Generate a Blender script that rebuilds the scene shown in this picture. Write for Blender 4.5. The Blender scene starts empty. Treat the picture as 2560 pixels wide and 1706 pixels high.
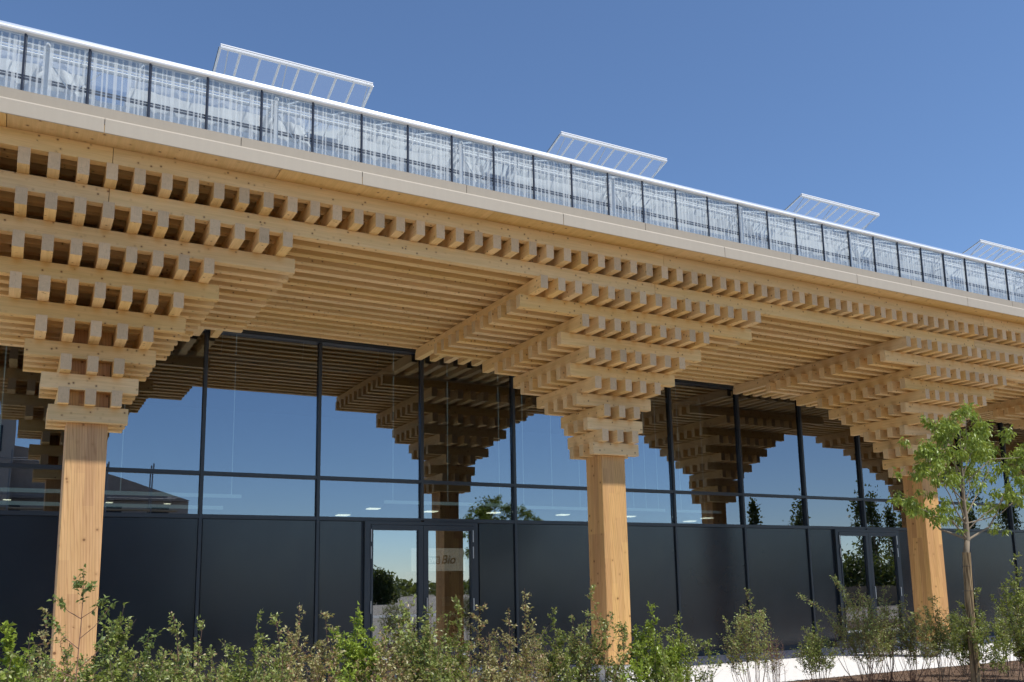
import bpy, math, random
import numpy as np
from mathutils import Vector, Matrix

D = bpy.data
S = bpy.context.scene
COL = S.collection
R_ = math.radians
U = 0.45                      # metres per beam module
ZG = -16.6                    # ground height in modules


def W(x, y, z):
    return (x * U, y * U, (z - ZG) * U)


# ------------------------------------------------------------------ camera
cam = D.cameras.new('camera')
cam.sensor_width = 36
cam.lens = 2296.28 / 2560 * 36
cam.shift_x = -20.05 / 2560
cam.shift_y = 223.84 / 2560
cam.clip_start = 0.1
cam.clip_end = 6000
co = D.objects.new('camera', cam)
COL.objects.link(co)
ya, pi_, ro = R_(29.121), R_(9.584), R_(-1.132)
fw = Vector((math.sin(ya) * math.cos(pi_), math.cos(ya) * math.cos(pi_), math.sin(pi_)))
rt = Vector((math.cos(ya), -math.sin(ya), 0))
up = rt.cross(fw)
r2 = rt * math.cos(ro) + up * math.sin(ro)
u2 = -rt * math.sin(ro) + up * math.cos(ro)
CX, CY, CZ = -2.602, -42.702, -11.273
m = Matrix((r2, u2, -fw)).transposed().to_4x4()
m.translation = Vector(W(CX, CY, CZ))
co.matrix_world = m
S.camera = co
FPX, PPX, PPY = 2296.28, 1300.05, 1076.84


def ray_at(px, py, y):
    """world point (in modules) seen at photo pixel px,py on the plane at depth y; used only to read positions off the photo"""
    d = fw + r2 * ((px - PPX) / FPX) - u2 * ((py - PPY) / FPX)
    t = (y - CY) / d.y
    return CX + d.x * t, y, CZ + d.z * t


# ------------------------------------------------------------------ world, sun, exposure
SUN_AZ = R_(35)               # from -Y towards +X
SUN_EL = R_(56)
sdir = Vector((math.sin(SUN_AZ) * math.cos(SUN_EL), -math.cos(SUN_AZ) * math.cos(SUN_EL), math.sin(SUN_EL)))
wd = D.worlds.new('World')
S.world = wd
wd.use_nodes = True
wn = wd.node_tree
bg = wn.nodes['Background']
sky = wn.nodes.new('ShaderNodeTexSky')
sky.sky_type = 'NISHITA'
sky.sun_disc = False
sky.sun_elevation = SUN_EL
sky.sun_rotation = math.atan2(sdir.x, sdir.y)
sky.altitude = 150
sky.air_density = 0.9
sky.dust_density = 0.05
sky.ozone_density = 6.0
wn.links.new(sky.outputs[0], bg.inputs[0])
bg.inputs[1].default_value = 0.138
sl = D.lights.new('sun', 'SUN')
sl.energy = 4.2
sl.angle = R_(0.55)
sl.color = (1.0, 0.95, 0.87)
so = D.objects.new('sun', sl)
COL.objects.link(so)
so.rotation_euler = sdir.to_track_quat('Z', 'Y').to_euler()
S.view_settings.view_transform = 'Standard'
S.view_settings.look = 'None'
S.view_settings.exposure = 0.18
S.view_settings.gamma = 1.0
S.cycles.transparent_max_bounces = 24
S.cycles.max_bounces = 10
S.cycles.diffuse_bounces = 5
S.cycles.sample_clamp_indirect = 6


# ------------------------------------------------------------------ helpers
def tag(o, label=None, cat=None, group=None, kind=None):
    if label: o['label'] = label
    if cat: o['category'] = cat
    if group: o['group'] = group
    if kind: o['kind'] = kind
    return o


def link(name, me, parent=None, mat=None, loc=None, rot=None):
    o = D.objects.new(name, me)
    COL.objects.link(o)
    if parent: o.parent = parent
    if loc is not None: o.location = loc
    if rot is not None: o.rotation_euler = rot
    return o


def empty(name, loc=(0, 0, 0), rot=(0, 0, 0)):
    o = D.objects.new(name, None)
    COL.objects.link(o)
    o.location = loc
    o.rotation_euler = rot
    o.empty_display_size = 0.2
    return o


class MB:
    """collects boxes, tubes and polygons with a material index per face"""

    def __init__(self):
        self.v, self.f, self.mi = [], [], []

    def poly(self, pts, mi=0):
        n = len(self.v)
        self.v += [tuple(p) for p in pts]
        self.f.append(tuple(range(n, n + len(pts))))
        self.mi.append(mi)

    def box(self, a, b, mi=0, endmi=None):
        x0, y0, z0 = a
        x1, y1, z1 = b
        n = len(self.v)
        self.v += [(x0, y0, z0), (x1, y0, z0), (x1, y1, z0), (x0, y1, z0), (x0, y0, z1), (x1, y0, z1), (x1, y1, z1), (x0, y1, z1)]
        for q, e in (((0, 3, 2, 1), 0), ((4, 5, 6, 7), 0), ((0, 1, 5, 4), 0), ((2, 3, 7, 6), 0), ((1, 2, 6, 5), 1), ((3, 0, 4, 7), 1)):
            self.f.append(tuple(n + i for i in q))
            self.mi.append(endmi if (e and endmi is not None) else mi)

    def ubox(self, a, b, mi=0):
        self.box(W(*a), W(*b), mi)

    def tube(self, pts, rads, seg=8, mi=0, cap=True):
        pts = [Vector(p) for p in pts]
        n0 = len(self.v)
        for i, p in enumerate(pts):
            t = (pts[min(i + 1, len(pts) - 1)] - pts[max(i - 1, 0)]).normalized()
            a = t.cross(Vector((0.31, 0.17, 0.93))).normalized() if abs(t.z) < 0.95 else t.cross(Vector((1, 0.1, 0))).normalized()
            b = t.cross(a)
            r = rads[i] if hasattr(rads, '__len__') else rads
            for k in range(seg):
                an = 2 * math.pi * k / seg
                self.v.append(tuple(p + (a * math.cos(an) + b * math.sin(an)) * r))
        for i in range(len(pts) - 1):
            for k in range(seg):
                k2 = (k + 1) % seg
                self.f.append((n0 + i * seg + k, n0 + i * seg + k2, n0 + (i + 1) * seg + k2, n0 + (i + 1) * seg + k))
                self.mi.append(mi)
        if cap:
            self.f.append(tuple(n0 + k for k in range(seg))[::-1])
            self.f.append(tuple(n0 + (len(pts) - 1) * seg + k for k in range(seg)))
            self.mi += [mi, mi]

    def mesh(self, name, mats, smooth=False):
        me = D.meshes.new(name)
        me.from_pydata(self.v, [], self.f)
        for mm in mats: me.materials.append(mm)
        me.polygons.foreach_set('material_index', self.mi)
        if smooth: me.polygons.foreach_set('use_smooth', [True] * len(self.f))
        me.update()
        return me

    def build(self, name, mats, parent=None, smooth=False):
        if not isinstance(mats, (list, tuple)): mats = [mats]
        return link(name, self.mesh(name, mats, smooth), parent)


# ------------------------------------------------------------------ materials
class NT:
    def __init__(self, name):
        self.m = D.materials.new(name)
        self.m.use_nodes = True
        self.t = self.m.node_tree
        self.t.nodes.clear()
        self.out = self.t.nodes.new('ShaderNodeOutputMaterial')

    def n(self, typ, ins=None, **kw):
        nd = self.t.nodes.new('ShaderNode' + typ)
        for k, v in kw.items(): setattr(nd, k, v)
        for k, v in (ins or {}).items():
            s = nd.inputs[k]
            if isinstance(v, bpy.types.NodeSocket): self.t.links.new(v, s)
            else:
                if isinstance(v, tuple) and len(v) == 3 and s.type == 'RGBA': v = (*v, 1)
                s.default_value = v
        return nd

    def math(self, op, a, b=0.0, c=None, clamp=False):
        ins = {0: a, 1: b}
        if c is not None: ins[2] = c
        return self.n('Math', ins, operation=op, use_clamp=clamp).outputs[0]

    def vmath(self, op, a, b):
        return self.n('VectorMath', {0: a, 1: b}, operation=op).outputs[0]

    def mix(self, fac, a, b, blend='MIX'):
        nd = self.t.nodes.new('ShaderNodeMix')
        nd.data_type = 'RGBA'
        nd.blend_type = blend
        for k, v in ((0, fac), (6, a), (7, b)):
            if isinstance(v, bpy.types.NodeSocket): self.t.links.new(v, nd.inputs[k])
            else: nd.inputs[k].default_value = (*v, 1) if isinstance(v, tuple) and len(v) == 3 else v
        return nd.outputs[2]

    def ramp(self, fac, stops):
        nd = self.n('ValToRGB', {0: fac})
        el = nd.color_ramp.elements
        while len(el) < len(stops): el.new(0.5)
        for e, (p, c) in zip(el, stops):
            e.position = p
            e.color = (*c, 1) if len(c) == 3 else c
        return nd.outputs[0]

    def noise(self, vec, scale, detail=3.0, rough=0.5, dist=0.0):
        return self.n('TexNoise', {'Vector': vec, 'Scale': scale, 'Detail': detail, 'Roughness': rough, 'Distortion': dist}).outputs[0]

    def scl(self, vec, s):
        return self.vmath('MULTIPLY', vec, s)

    def done(self, surf):
        self.t.links.new(surf, self.out.inputs[0])
        return self.m

    def pbr(self, col, rough=0.5, **kw):
        b = self.n('BsdfPrincipled', {'Base Color': col, 'Roughness': rough})
        for k, v in kw.items():
            k = k.replace('_', ' ')
            if isinstance(v, bpy.types.NodeSocket): self.t.links.new(v, b.inputs[k])
            else: b.inputs[k].default_value = v
        return b.outputs[0]

    def bump(self, h, strength=0.3, dist=0.01):
        return self.n('Bump', {'Height': h, 'Strength': strength, 'Distance': dist}).outputs[0]


def flat(name, col, rough=0.5, metal=0.0, var=0.0, **kw):
    t = NT(name)
    c = (*col, 1)
    if var:
        tc = t.n('TexCoord').outputs['Object']
        nz = t.noise(tc, 3.0, 5)
        c = t.mix(nz, tuple(x * (1 - var) for x in col), tuple(min(1, x * (1 + var)) for x in col))
    return t.done(t.pbr(c, rough, Metallic=metal, **kw))


def wood(name, base, dark, end=False, knots=True, grain_axis=0, flame=False, knot_scale=6.0, orange_tint=False):
    """sawn timber: grain along the local axis, knots, one tone per board from the object's random number"""
    t = NT(name)
    tc = t.n('TexCoord').outputs['Object']
    rnd = t.n('ObjectInfo').outputs['Random']
    off = t.math('MULTIPLY', rnd, 57.0)
    ov = t.n('CombineXYZ', {0: off, 1: t.math('MULTIPLY', rnd, 31.0), 2: t.math('MULTIPLY', rnd, 83.0)}).outputs[0]
    v = t.vmath('ADD', tc, ov)
    g = [11.0, 11.0, 11.0]
    g[grain_axis] = 0.7
    f = [70.0, 70.0, 70.0]
    f[grain_axis] = 1.6
    n1 = t.noise(t.scl(v, tuple(g)), 1.0, 4, 0.55, 0.6)
    n2 = t.noise(t.scl(v, tuple(f)), 1.0, 2, 0.6)
    n3 = t.noise(v, 1.3, 2)
    c = t.mix(t.math('MULTIPLY', t.math('SUBTRACT', n1, 0.36), 2.6, clamp=True), tuple(base), tuple(b * 0.80 if i < 2 else b * 0.70 for i, b in enumerate(base)))
    c = t.mix(t.math('MULTIPLY', t.math('SUBTRACT', n2, 0.5), 2.4, clamp=True), c, tuple(dark))
    if flame:
        gv = [5.2, 5.2, 5.2]
        gv[grain_axis] = 0.30
        w = t.n('TexWave', {'Vector': t.scl(v, tuple(gv)), 'Scale': 2.3, 'Distortion': 7.0, 'Detail': 2.0, 'Detail Scale': 0.8}, wave_type='BANDS', bands_direction='DIAGONAL').outputs['Fac']
        w = t.math('POWER', w, 6.0)
        c = t.mix(t.math('MULTIPLY', w, 0.5), c, (0.30, 0.13, 0.05))
    c = t.mix(t.math('MULTIPLY', n3, 0.35), c, tuple(b * k for b, k in zip(base, (1.06, 0.96, 0.80))))
    if knots:
        kv = t.n('TexVoronoi', {'Vector': v, 'Scale': knot_scale, 'Randomness': 1.0}).outputs['Distance']
        k1 = t.n('MapRange', {0: kv, 1: 0.075, 2: 0.135, 3: 1.0, 4: 0.0}, clamp=True).outputs[0]
        k2 = t.n('MapRange', {0: kv, 1: 0.11, 2: 0.27, 3: 0.32, 4: 0.0}, clamp=True).outputs[0]
        gate = t.math('GREATER_THAN', t.noise(v, 0.9, 1), 0.36)
        c = t.mix(t.math('MULTIPLY', k2, gate), c, (0.40, 0.20, 0.07))
        c = t.mix(t.math('MULTIPLY', t.math('MULTIPLY', k1, 0.85), gate), c, (0.13, 0.055, 0.02))
    if orange_tint:                              # orange tint under every crossbeam, strongest towards the top of the face
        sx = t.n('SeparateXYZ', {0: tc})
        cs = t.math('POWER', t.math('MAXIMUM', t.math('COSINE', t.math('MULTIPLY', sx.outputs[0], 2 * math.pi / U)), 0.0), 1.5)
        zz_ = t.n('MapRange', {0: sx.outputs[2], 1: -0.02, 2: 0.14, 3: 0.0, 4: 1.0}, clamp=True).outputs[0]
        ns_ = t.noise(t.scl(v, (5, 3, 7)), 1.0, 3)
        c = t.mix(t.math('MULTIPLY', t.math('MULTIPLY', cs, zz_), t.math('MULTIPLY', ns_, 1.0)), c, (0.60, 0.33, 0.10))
    if flame:
        sp = t.n('SeparateXYZ', {0: tc})
        fx = t.math('FLOOR', t.math('MULTIPLY', t.math('ADD', sp.outputs[0], 0.355), 5.6))
        fy = t.math('FLOOR', t.math('MULTIPLY', t.math('ADD', sp.outputs[1], 0.355), 5.6))
        wn_ = t.n('TexWhiteNoise', {'Vector': t.n('CombineXYZ', {0: fx, 1: fy, 2: t.math('ADD', off, t.math('FLOOR', t.math('MULTIPLY', t.math('ADD', sp.outputs[2], t.math('MULTIPLY', fx, 0.61)), 0.45)))}).outputs[0]}, noise_dimensions='3D').outputs[0]
        c = t.n('HueSaturation', {'Color': c, 'Value': t.math('MULTIPLY_ADD', wn_, 0.34, 0.84), 'Hue': t.math('MULTIPLY_ADD', wn_, 0.012, 0.494)}).outputs[0]
    tone = t.math('MULTIPLY_ADD', t.math('FRACT', t.math('MULTIPLY', rnd, 7.31)), 0.22, 0.88)
    c = t.n('HueSaturation', {'Color': c, 'Value': tone, 'Saturation': t.math('MULTIPLY_ADD', rnd, 0.16, 0.92)}).outputs[0]
    nb = t.bump(n2, 0.15, 0.004)
    return t.done(t.pbr(c, 0.62, Normal=nb, Specular_IOR_Level=0.3))


def endgrain(name, col):
    t = NT(name)
    tc = t.n('TexCoord').outputs['Object']
    rnd = t.n('ObjectInfo').outputs['Random']
    v = t.vmath('ADD', tc, t.n('CombineXYZ', {0: t.math('MULTIPLY', rnd, 40.0), 1: t.math('MULTIPLY', rnd, 90.0), 2: rnd}).outputs[0])
    n1 = t.noise(t.scl(v, (1, 60, 9)), 1.0, 3, 0.6)
    n2 = t.noise(t.scl(v, (1, 8, 8)), 1.0, 4, 0.6, 1.5)
    n3 = t.noise(t.scl(v, (1, 9, 80)), 1.0, 2, 0.6)
    c = t.mix(n2, tuple(x * 0.84 for x in col), tuple(x * 1.14 for x in col))
    c = t.mix(t.math('MULTIPLY', t.math('SUBTRACT', n1, 0.56), 3.0, clamp=True), c, tuple(x * 0.62 for x in col))
    c = t.mix(t.math('MULTIPLY', t.math('SUBTRACT', n3, 0.62), 4.0, clamp=True), c, tuple(x * 0.5 for x in col))
    tone = t.math('MULTIPLY_ADD', t.math('FRACT', t.math('MULTIPLY', rnd, 13.7)), 0.26, 0.86)
    c = t.n('HueSaturation', {'Color': c, 'Value': tone}).outputs[0]
    return t.done(t.pbr(c, 0.75, Specular_IOR_Level=0.2))


SPR = (0.84, 0.595, 0.29)
M_WOOD = wood('spruce_beam', SPR, (0.58, 0.37, 0.17), knot_scale=6.5)
M_WOODX = wood('spruce_long_beam', SPR, (0.58, 0.37, 0.17), knot_scale=6.5, orange_tint=True)
M_END = endgrain('spruce_end_grain', (0.70, 0.50, 0.29))
M_END2 = endgrain('fresh_end_grain', (0.74, 0.54, 0.29))
M_SOFF = wood('spruce_soffit_board', (0.78, 0.53, 0.23), (0.60, 0.36, 0.13), grain_axis=1, knot_scale=5.0)
M_POST = wood('larch_post', (0.66, 0.40, 0.185), (0.50, 0.25, 0.09), grain_axis=2, flame=True, knot_scale=4.0)
M_DARK = flat('anthracite_frame', (0.022, 0.029, 0.038), 0.36, Specular_IOR_Level=0.5)
M_GROOVE = flat('black_joint', (0.006, 0.006, 0.008), 0.8)
M_METAL = flat('brushed_steel', (0.55, 0.55, 0.55), 0.35, 1.0)


def panel_mat():
    t = NT('anthracite_panel')
    tc = t.n('TexCoord').outputs['Object']
    n = t.noise(tc, 1.2, 2)
    c = t.mix(n, (0.010, 0.015, 0.022), (0.014, 0.020, 0.028))
    nb = t.bump(t.noise(tc, 0.8, 1), 0.05, 0.02)
    return t.done(t.pbr(c, t.math('MULTIPLY_ADD', t.noise(t.scl(tc, (1.5, 1.5, .6)), 1.0, 4), 0.16, 0.12), Normal=nb, Specular_IOR_Level=0.55))


M_PANEL = panel_mat()


def fascia_mat(name, col):
    t = NT(name)
    tc = t.n('TexCoord').outputs['Object']
    n = t.noise(t.scl(tc, (7, 1, 0.5)), 1.0, 5, 0.6)
    c = t.mix(n, tuple(x * 0.93 for x in col), tuple(x * 1.07 for x in col))
    return t.done(t.pbr(c, 0.5, Specular_IOR_Level=0.3))


M_FASC = fascia_mat('champagne_sheet_metal', (0.44, 0.385, 0.305))
M_CONC = flat('concrete', (0.52, 0.51, 0.49), 0.85, var=0.12)
M_WHITE = flat('white_coated_aluminium', (0.86, 0.87, 0.88), 0.28)
M_GALV = flat('galvanised_gutter', (0.62, 0.67, 0.74), 0.3, 0.5, var=0.08)
M_GPOST = flat('dark_tube', (0.045, 0.05, 0.065), 0.3, 0.4)


def glass_mat(name, refl, tint, gcol=(0.9, 0.95, 1.0), bump=0.0, white=0.0, rough=0.0):
    t = NT(name)
    fr = t.n('Fresnel', {'IOR': 1.5}).outputs[0]
    fac = t.math('ADD', fr, refl, clamp=True)
    ins = {'Color': gcol, 'Roughness': rough}
    if bump:
        tc = t.n('TexCoord').outputs['Object']
        ins['Normal'] = t.bump(t.noise(t.scl(tc, (0.55, 0.55, 0.4)), 1.0, 1), bump, 0.02)
    gl = t.n('BsdfGlossy', ins).outputs[0]
    tr = t.n('BsdfTransparent', {'Color': tint}).outputs[0]
    if white:
        df = t.n('BsdfTranslucent', {'Color': (0.92, 0.95, 0.95)}).outputs[0]
        dd = t.n('BsdfDiffuse', {'Color': (0.92, 0.95, 0.95)}).outputs[0]
        d2 = t.n('MixShader', {0: 0.5, 1: df, 2: dd}).outputs[0]
        tr = t.n('MixShader', {0: white, 1: tr, 2: d2}).outputs[0]
    mx = t.n('MixShader', {0: fac, 1: tr, 2: gl}).outputs[0]
    return t.done(mx)


M_GLASS = glass_mat('solar_control_glass', 0.20, (0.50, 0.56, 0.55), (0.84, 0.89, 1.0), bump=0.08)
M_DOORG = glass_mat('door_glass', 0.30, (0.60, 0.64, 0.62), (0.86, 0.92, 1.0), bump=0.03)
M_GH = glass_mat('greenhouse_glass', 0.02, (0.92, 0.95, 0.96), white=0.12)
M_STRIPE = glass_mat('frosted_stripe', 0.0, (0.85, 0.93, 0.95), white=0.62, rough=0.3)
M_ROOFG = glass_mat('greenhouse_roof_glass', 0.02, (0.88, 0.93, 0.96), white=0.10)
def plain_glass(name, white):
    t = NT(name)
    tr = t.n('BsdfTransparent', {'Color': (0.93, 0.96, 0.98)}).outputs[0]
    df = t.n('BsdfTranslucent', {'Color': (0.9, 0.94, 0.96)}).outputs[0]
    return t.done(t.n('MixShader', {0: white, 1: tr, 2: df}).outputs[0])


M_VENTG = plain_glass('vent_glass', 0.09)


def cloth_mat(thin=0.08):
    t = NT('shade_cloth')
    tc = t.n('TexCoord').outputs['Object']
    n = t.noise(t.scl(tc, (9, 3, 0.7)), 1.0, 3)
    c = t.mix(n, (0.78, 0.79, 0.80), (0.93, 0.93, 0.92))
    a = t.n('BsdfDiffuse', {'Color': c}).outputs[0]
    b = t.n('BsdfTranslucent', {'Color': c}).outputs[0]
    d = t.n('MixShader', {0: 0.32, 1: a, 2: b}).outputs[0]
    tr = t.n('BsdfTransparent').outputs[0]
    return t.done(t.n('MixShader', {0: thin, 1: d, 2: tr}).outputs[0])


M_CLOTH = cloth_mat()
M_CLOTH2 = cloth_mat(0.55)


def paving_mat():
    t = NT('pale_stone_paving')
    tc = t.n('TexCoord').outputs['Object']
    br = t.n('TexBrick', {'Vector': tc, 'Color1': (0.86, 0.85, 0.83), 'Color2': (0.80, 0.79, 0.775), 'Mortar': (0.50, 0.495, 0.49), 'Scale': 1.0,
                          'Mortar Size': 0.006, 'Brick Width': 0.3, 'Row Height': 0.15}).outputs[0]
    n = t.noise(tc, 2.0, 5, 0.6)
    c = t.mix(t.math('MULTIPLY', n, 0.35), br, (0.72, 0.71, 0.69))
    return t.done(t.pbr(c, 0.8, Normal=t.bump(t.noise(tc, 60, 2), 0.2, 0.004)))


M_PAVE = paving_mat()


def soil_mat(name, a, b, c, s=30.0, bump=0.6):
    t = NT(name)
    tc = t.n('TexCoord').outputs['Object']
    n1 = t.noise(tc, s, 4, 0.65)
    vo = t.n('TexVoronoi', {'Vector': t.scl(tc, (1.0, 2.2, 1.0)), 'Scale': s}).outputs['Color']
    vr = t.n('SeparateColor', {0: vo}).outputs[0]
    col = t.mix(vr, a, b)
    col = t.mix(t.math('MULTIPLY', t.math('SUBTRACT', n1, 0.5), 3.0, clamp=True), col, c)
    big = t.noise(tc, 0.15, 4)
    col = t.mix(t.math('MULTIPLY', big, 0.5), col, tuple(x * 0.75 for x in b))
    return t.done(t.pbr(col, 0.95, Normal=t.bump(vr, bump, 0.02), Specular_IOR_Level=0.15))


M_MULCH = soil_mat('bark_mulch', (0.11, 0.070, 0.050), (0.22, 0.15, 0.105), (0.05, 0.034, 0.025), 38)
M_FIELD = soil_mat('gravel_ground', (0.38, 0.32, 0.26), (0.45, 0.385, 0.31), (0.31, 0.265, 0.21), 5)


def leaf_mat(name, c1, c2, c3=None, trans=0.36):
    k = 1.0 if name == 'leaf_poplar' else 1.42
    c1, c2 = tuple(x * k for x in c1), tuple(x * k for x in c2)
    t = NT(name)
    geo = t.n('NewGeometry').outputs['Random Per Island']
    rnd = t.n('ObjectInfo').outputs['Random']
    c = t.mix(geo, c1, c2)
    if c3:
        c = t.mix(t.math('GREATER_THAN', t.math('FRACT', t.math('MULTIPLY', geo, 17.3)), 0.80), c, c3)
    c = t.n('HueSaturation', {'Color': c, 'Value': t.math('MULTIPLY_ADD', rnd, 0.35, 0.83)}).outputs[0]
    a = t.pbr(c, 0.38, Specular_IOR_Level=0.5)
    b = t.n('BsdfTranslucent', {'Color': t.mix(0.5, c, (0.34, 0.38, 0.04))}).outputs[0]
    return t.done(t.n('MixShader', {0: trans, 1: a, 2: b}).outputs[0])


M_LEAF = {
    'bright': leaf_mat('leaf_bright_green', (0.17, 0.24, 0.030), (0.30, 0.38, 0.06)),
    'green': leaf_mat('leaf_green', (0.125, 0.17, 0.035), (0.24, 0.28, 0.07), (0.36, 0.37, 0.14)),
    'dark': leaf_mat('leaf_dark_green', (0.085, 0.125, 0.035), (0.18, 0.22, 0.07)),
    'olive': leaf_mat('leaf_olive', (0.17, 0.21, 0.06), (0.29, 0.33, 0.11), (0.34, 0.25, 0.12)),
    'brown': leaf_mat('leaf_dry', (0.24, 0.22, 0.09), (0.35, 0.32, 0.15), (0.34, 0.19, 0.10)),
    'tree': leaf_mat('leaf_young_tree', (0.12, 0.17, 0.022), (0.24, 0.30, 0.055), None, 0.36),
    'poplar': leaf_mat('leaf_poplar', (0.040, 0.065, 0.018), (0.075, 0.10, 0.03)),
}
M_STEM = flat('shrub_stem', (0.17, 0.12, 0.085), 0.8, var=0.3)
M_STEMR = flat('red_brown_stem', (0.20, 0.11, 0.075), 0.8, var=0.3)
M_BARK = flat('young_bark', (0.24, 0.19, 0.13), 0.8, var=0.4)

# ------------------------------------------------------------------ ground
def sheet(name, x0, x1, y0, y1, z, mat, thick=0.0):
    b = MB()
    if thick: b.box((x0, y0, z - thick), (x1, y1, z))
    else: b.poly([(x0, y0, z), (x1, y0, z), (x1, y1, z), (x0, y1, z)])
    o = b.build(name, mat)
    return tag(o, kind='structure')


sheet('ground', -1500, 1500, -1500, 1500, -0.02, M_FIELD)
sheet('planting_bed', -30, 70, -9.6, -5.4 * U, 0.0, M_MULCH)
sheet('pavement', -30, 70, -5.4 * U, 12.0 * U, 0.012, M_PAVE)
sheet('road', -300, 300, -52, -45, -0.012, flat('pale_track', (0.42, 0.40, 0.37), 0.9, var=0.15))

# ------------------------------------------------------------------ the timber hall
hall = empty('market_hall', W(26.667, 0, ZG))
tag(hall, 'timber market hall with stacked beam columns, dark glazed front and rooftop greenhouse', 'building')
HL = Vector(hall.location)


def add(name, me, loc, rot=None, parent=hall):
    """link a part whose mesh sits round its own origin, placed in world metres"""
    o = D.objects.new(name, me)
    COL.objects.link(o)
    o.parent = parent
    base = Vector((0, 0, 0))
    q = parent
    while q:
        base += Vector(q.location)
        q = q.parent
    o.location = Vector(loc) - base
    if rot: o.rotation_euler = rot
    return o


def addw(name, mb, mats, parent=hall, smooth=False):
    """link a part whose mesh was written in world metres: its origin moves to its own middle"""
    if not isinstance(mats, (list, tuple)): mats = [mats]
    a = np.array(mb.v)
    c = (a.min(0) + a.max(0)) / 2
    mb.v = [tuple(p) for p in (a - c)]
    return add(name, mb.mesh(name, mats, smooth), c, None, parent)


_bc = {}


def beam_mesh(length, wd_=0.186, ht=0.2985, ch=0.004, end=None, side=None):
    """timber with chamfered long edges; local X is the grain, ends carry the end-grain material"""
    key = (round(length, 3), wd_, ht, end is None, side is None)
    if key in _bc: return _bc[key]
    L, w, h = length / 2, wd_ / 2, ht / 2
    prof = [(-w + ch, -h), (w - ch, -h), (w, -h + ch), (w, h - ch), (w - ch, h), (-w + ch, h), (-w, h - ch), (-w, -h + ch)]
    b = MB()
    n = len(prof)
    b.v = [(-L, y, z) for y, z in prof] + [(L, y, z) for y, z in prof]
    for i in range(n):
        j = (i + 1) % n
        b.f.append((i, j, n + j, n + i))
        b.mi.append(0)
    b.f.append(tuple(range(n))[::-1])
    b.f.append(tuple(range(n, 2 * n)))
    b.mi += [1, 1]
    me = b.mesh('beam', [side or M_WOOD, end or M_END])
    _bc[key] = me
    return me


RZ90 = (0, 0, math.pi / 2)


def ybeam(name, x, y0, y1, zb, parent=hall):
    return add(name, beam_mesh((y1 - y0) * U), W(x, (y0 + y1) / 2, zb + 0.3333), RZ90, parent)


def xbeam(name, x0, x1, y, zb, parent=hall, ht=0.2985):
    return add(name, beam_mesh((x1 - x0) * U, ht=ht, end=M_END2, side=M_WOODX if name == 'long_beam' else None), W((x0 + x1) / 2, y, zb + 0.3333), None, parent)


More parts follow.
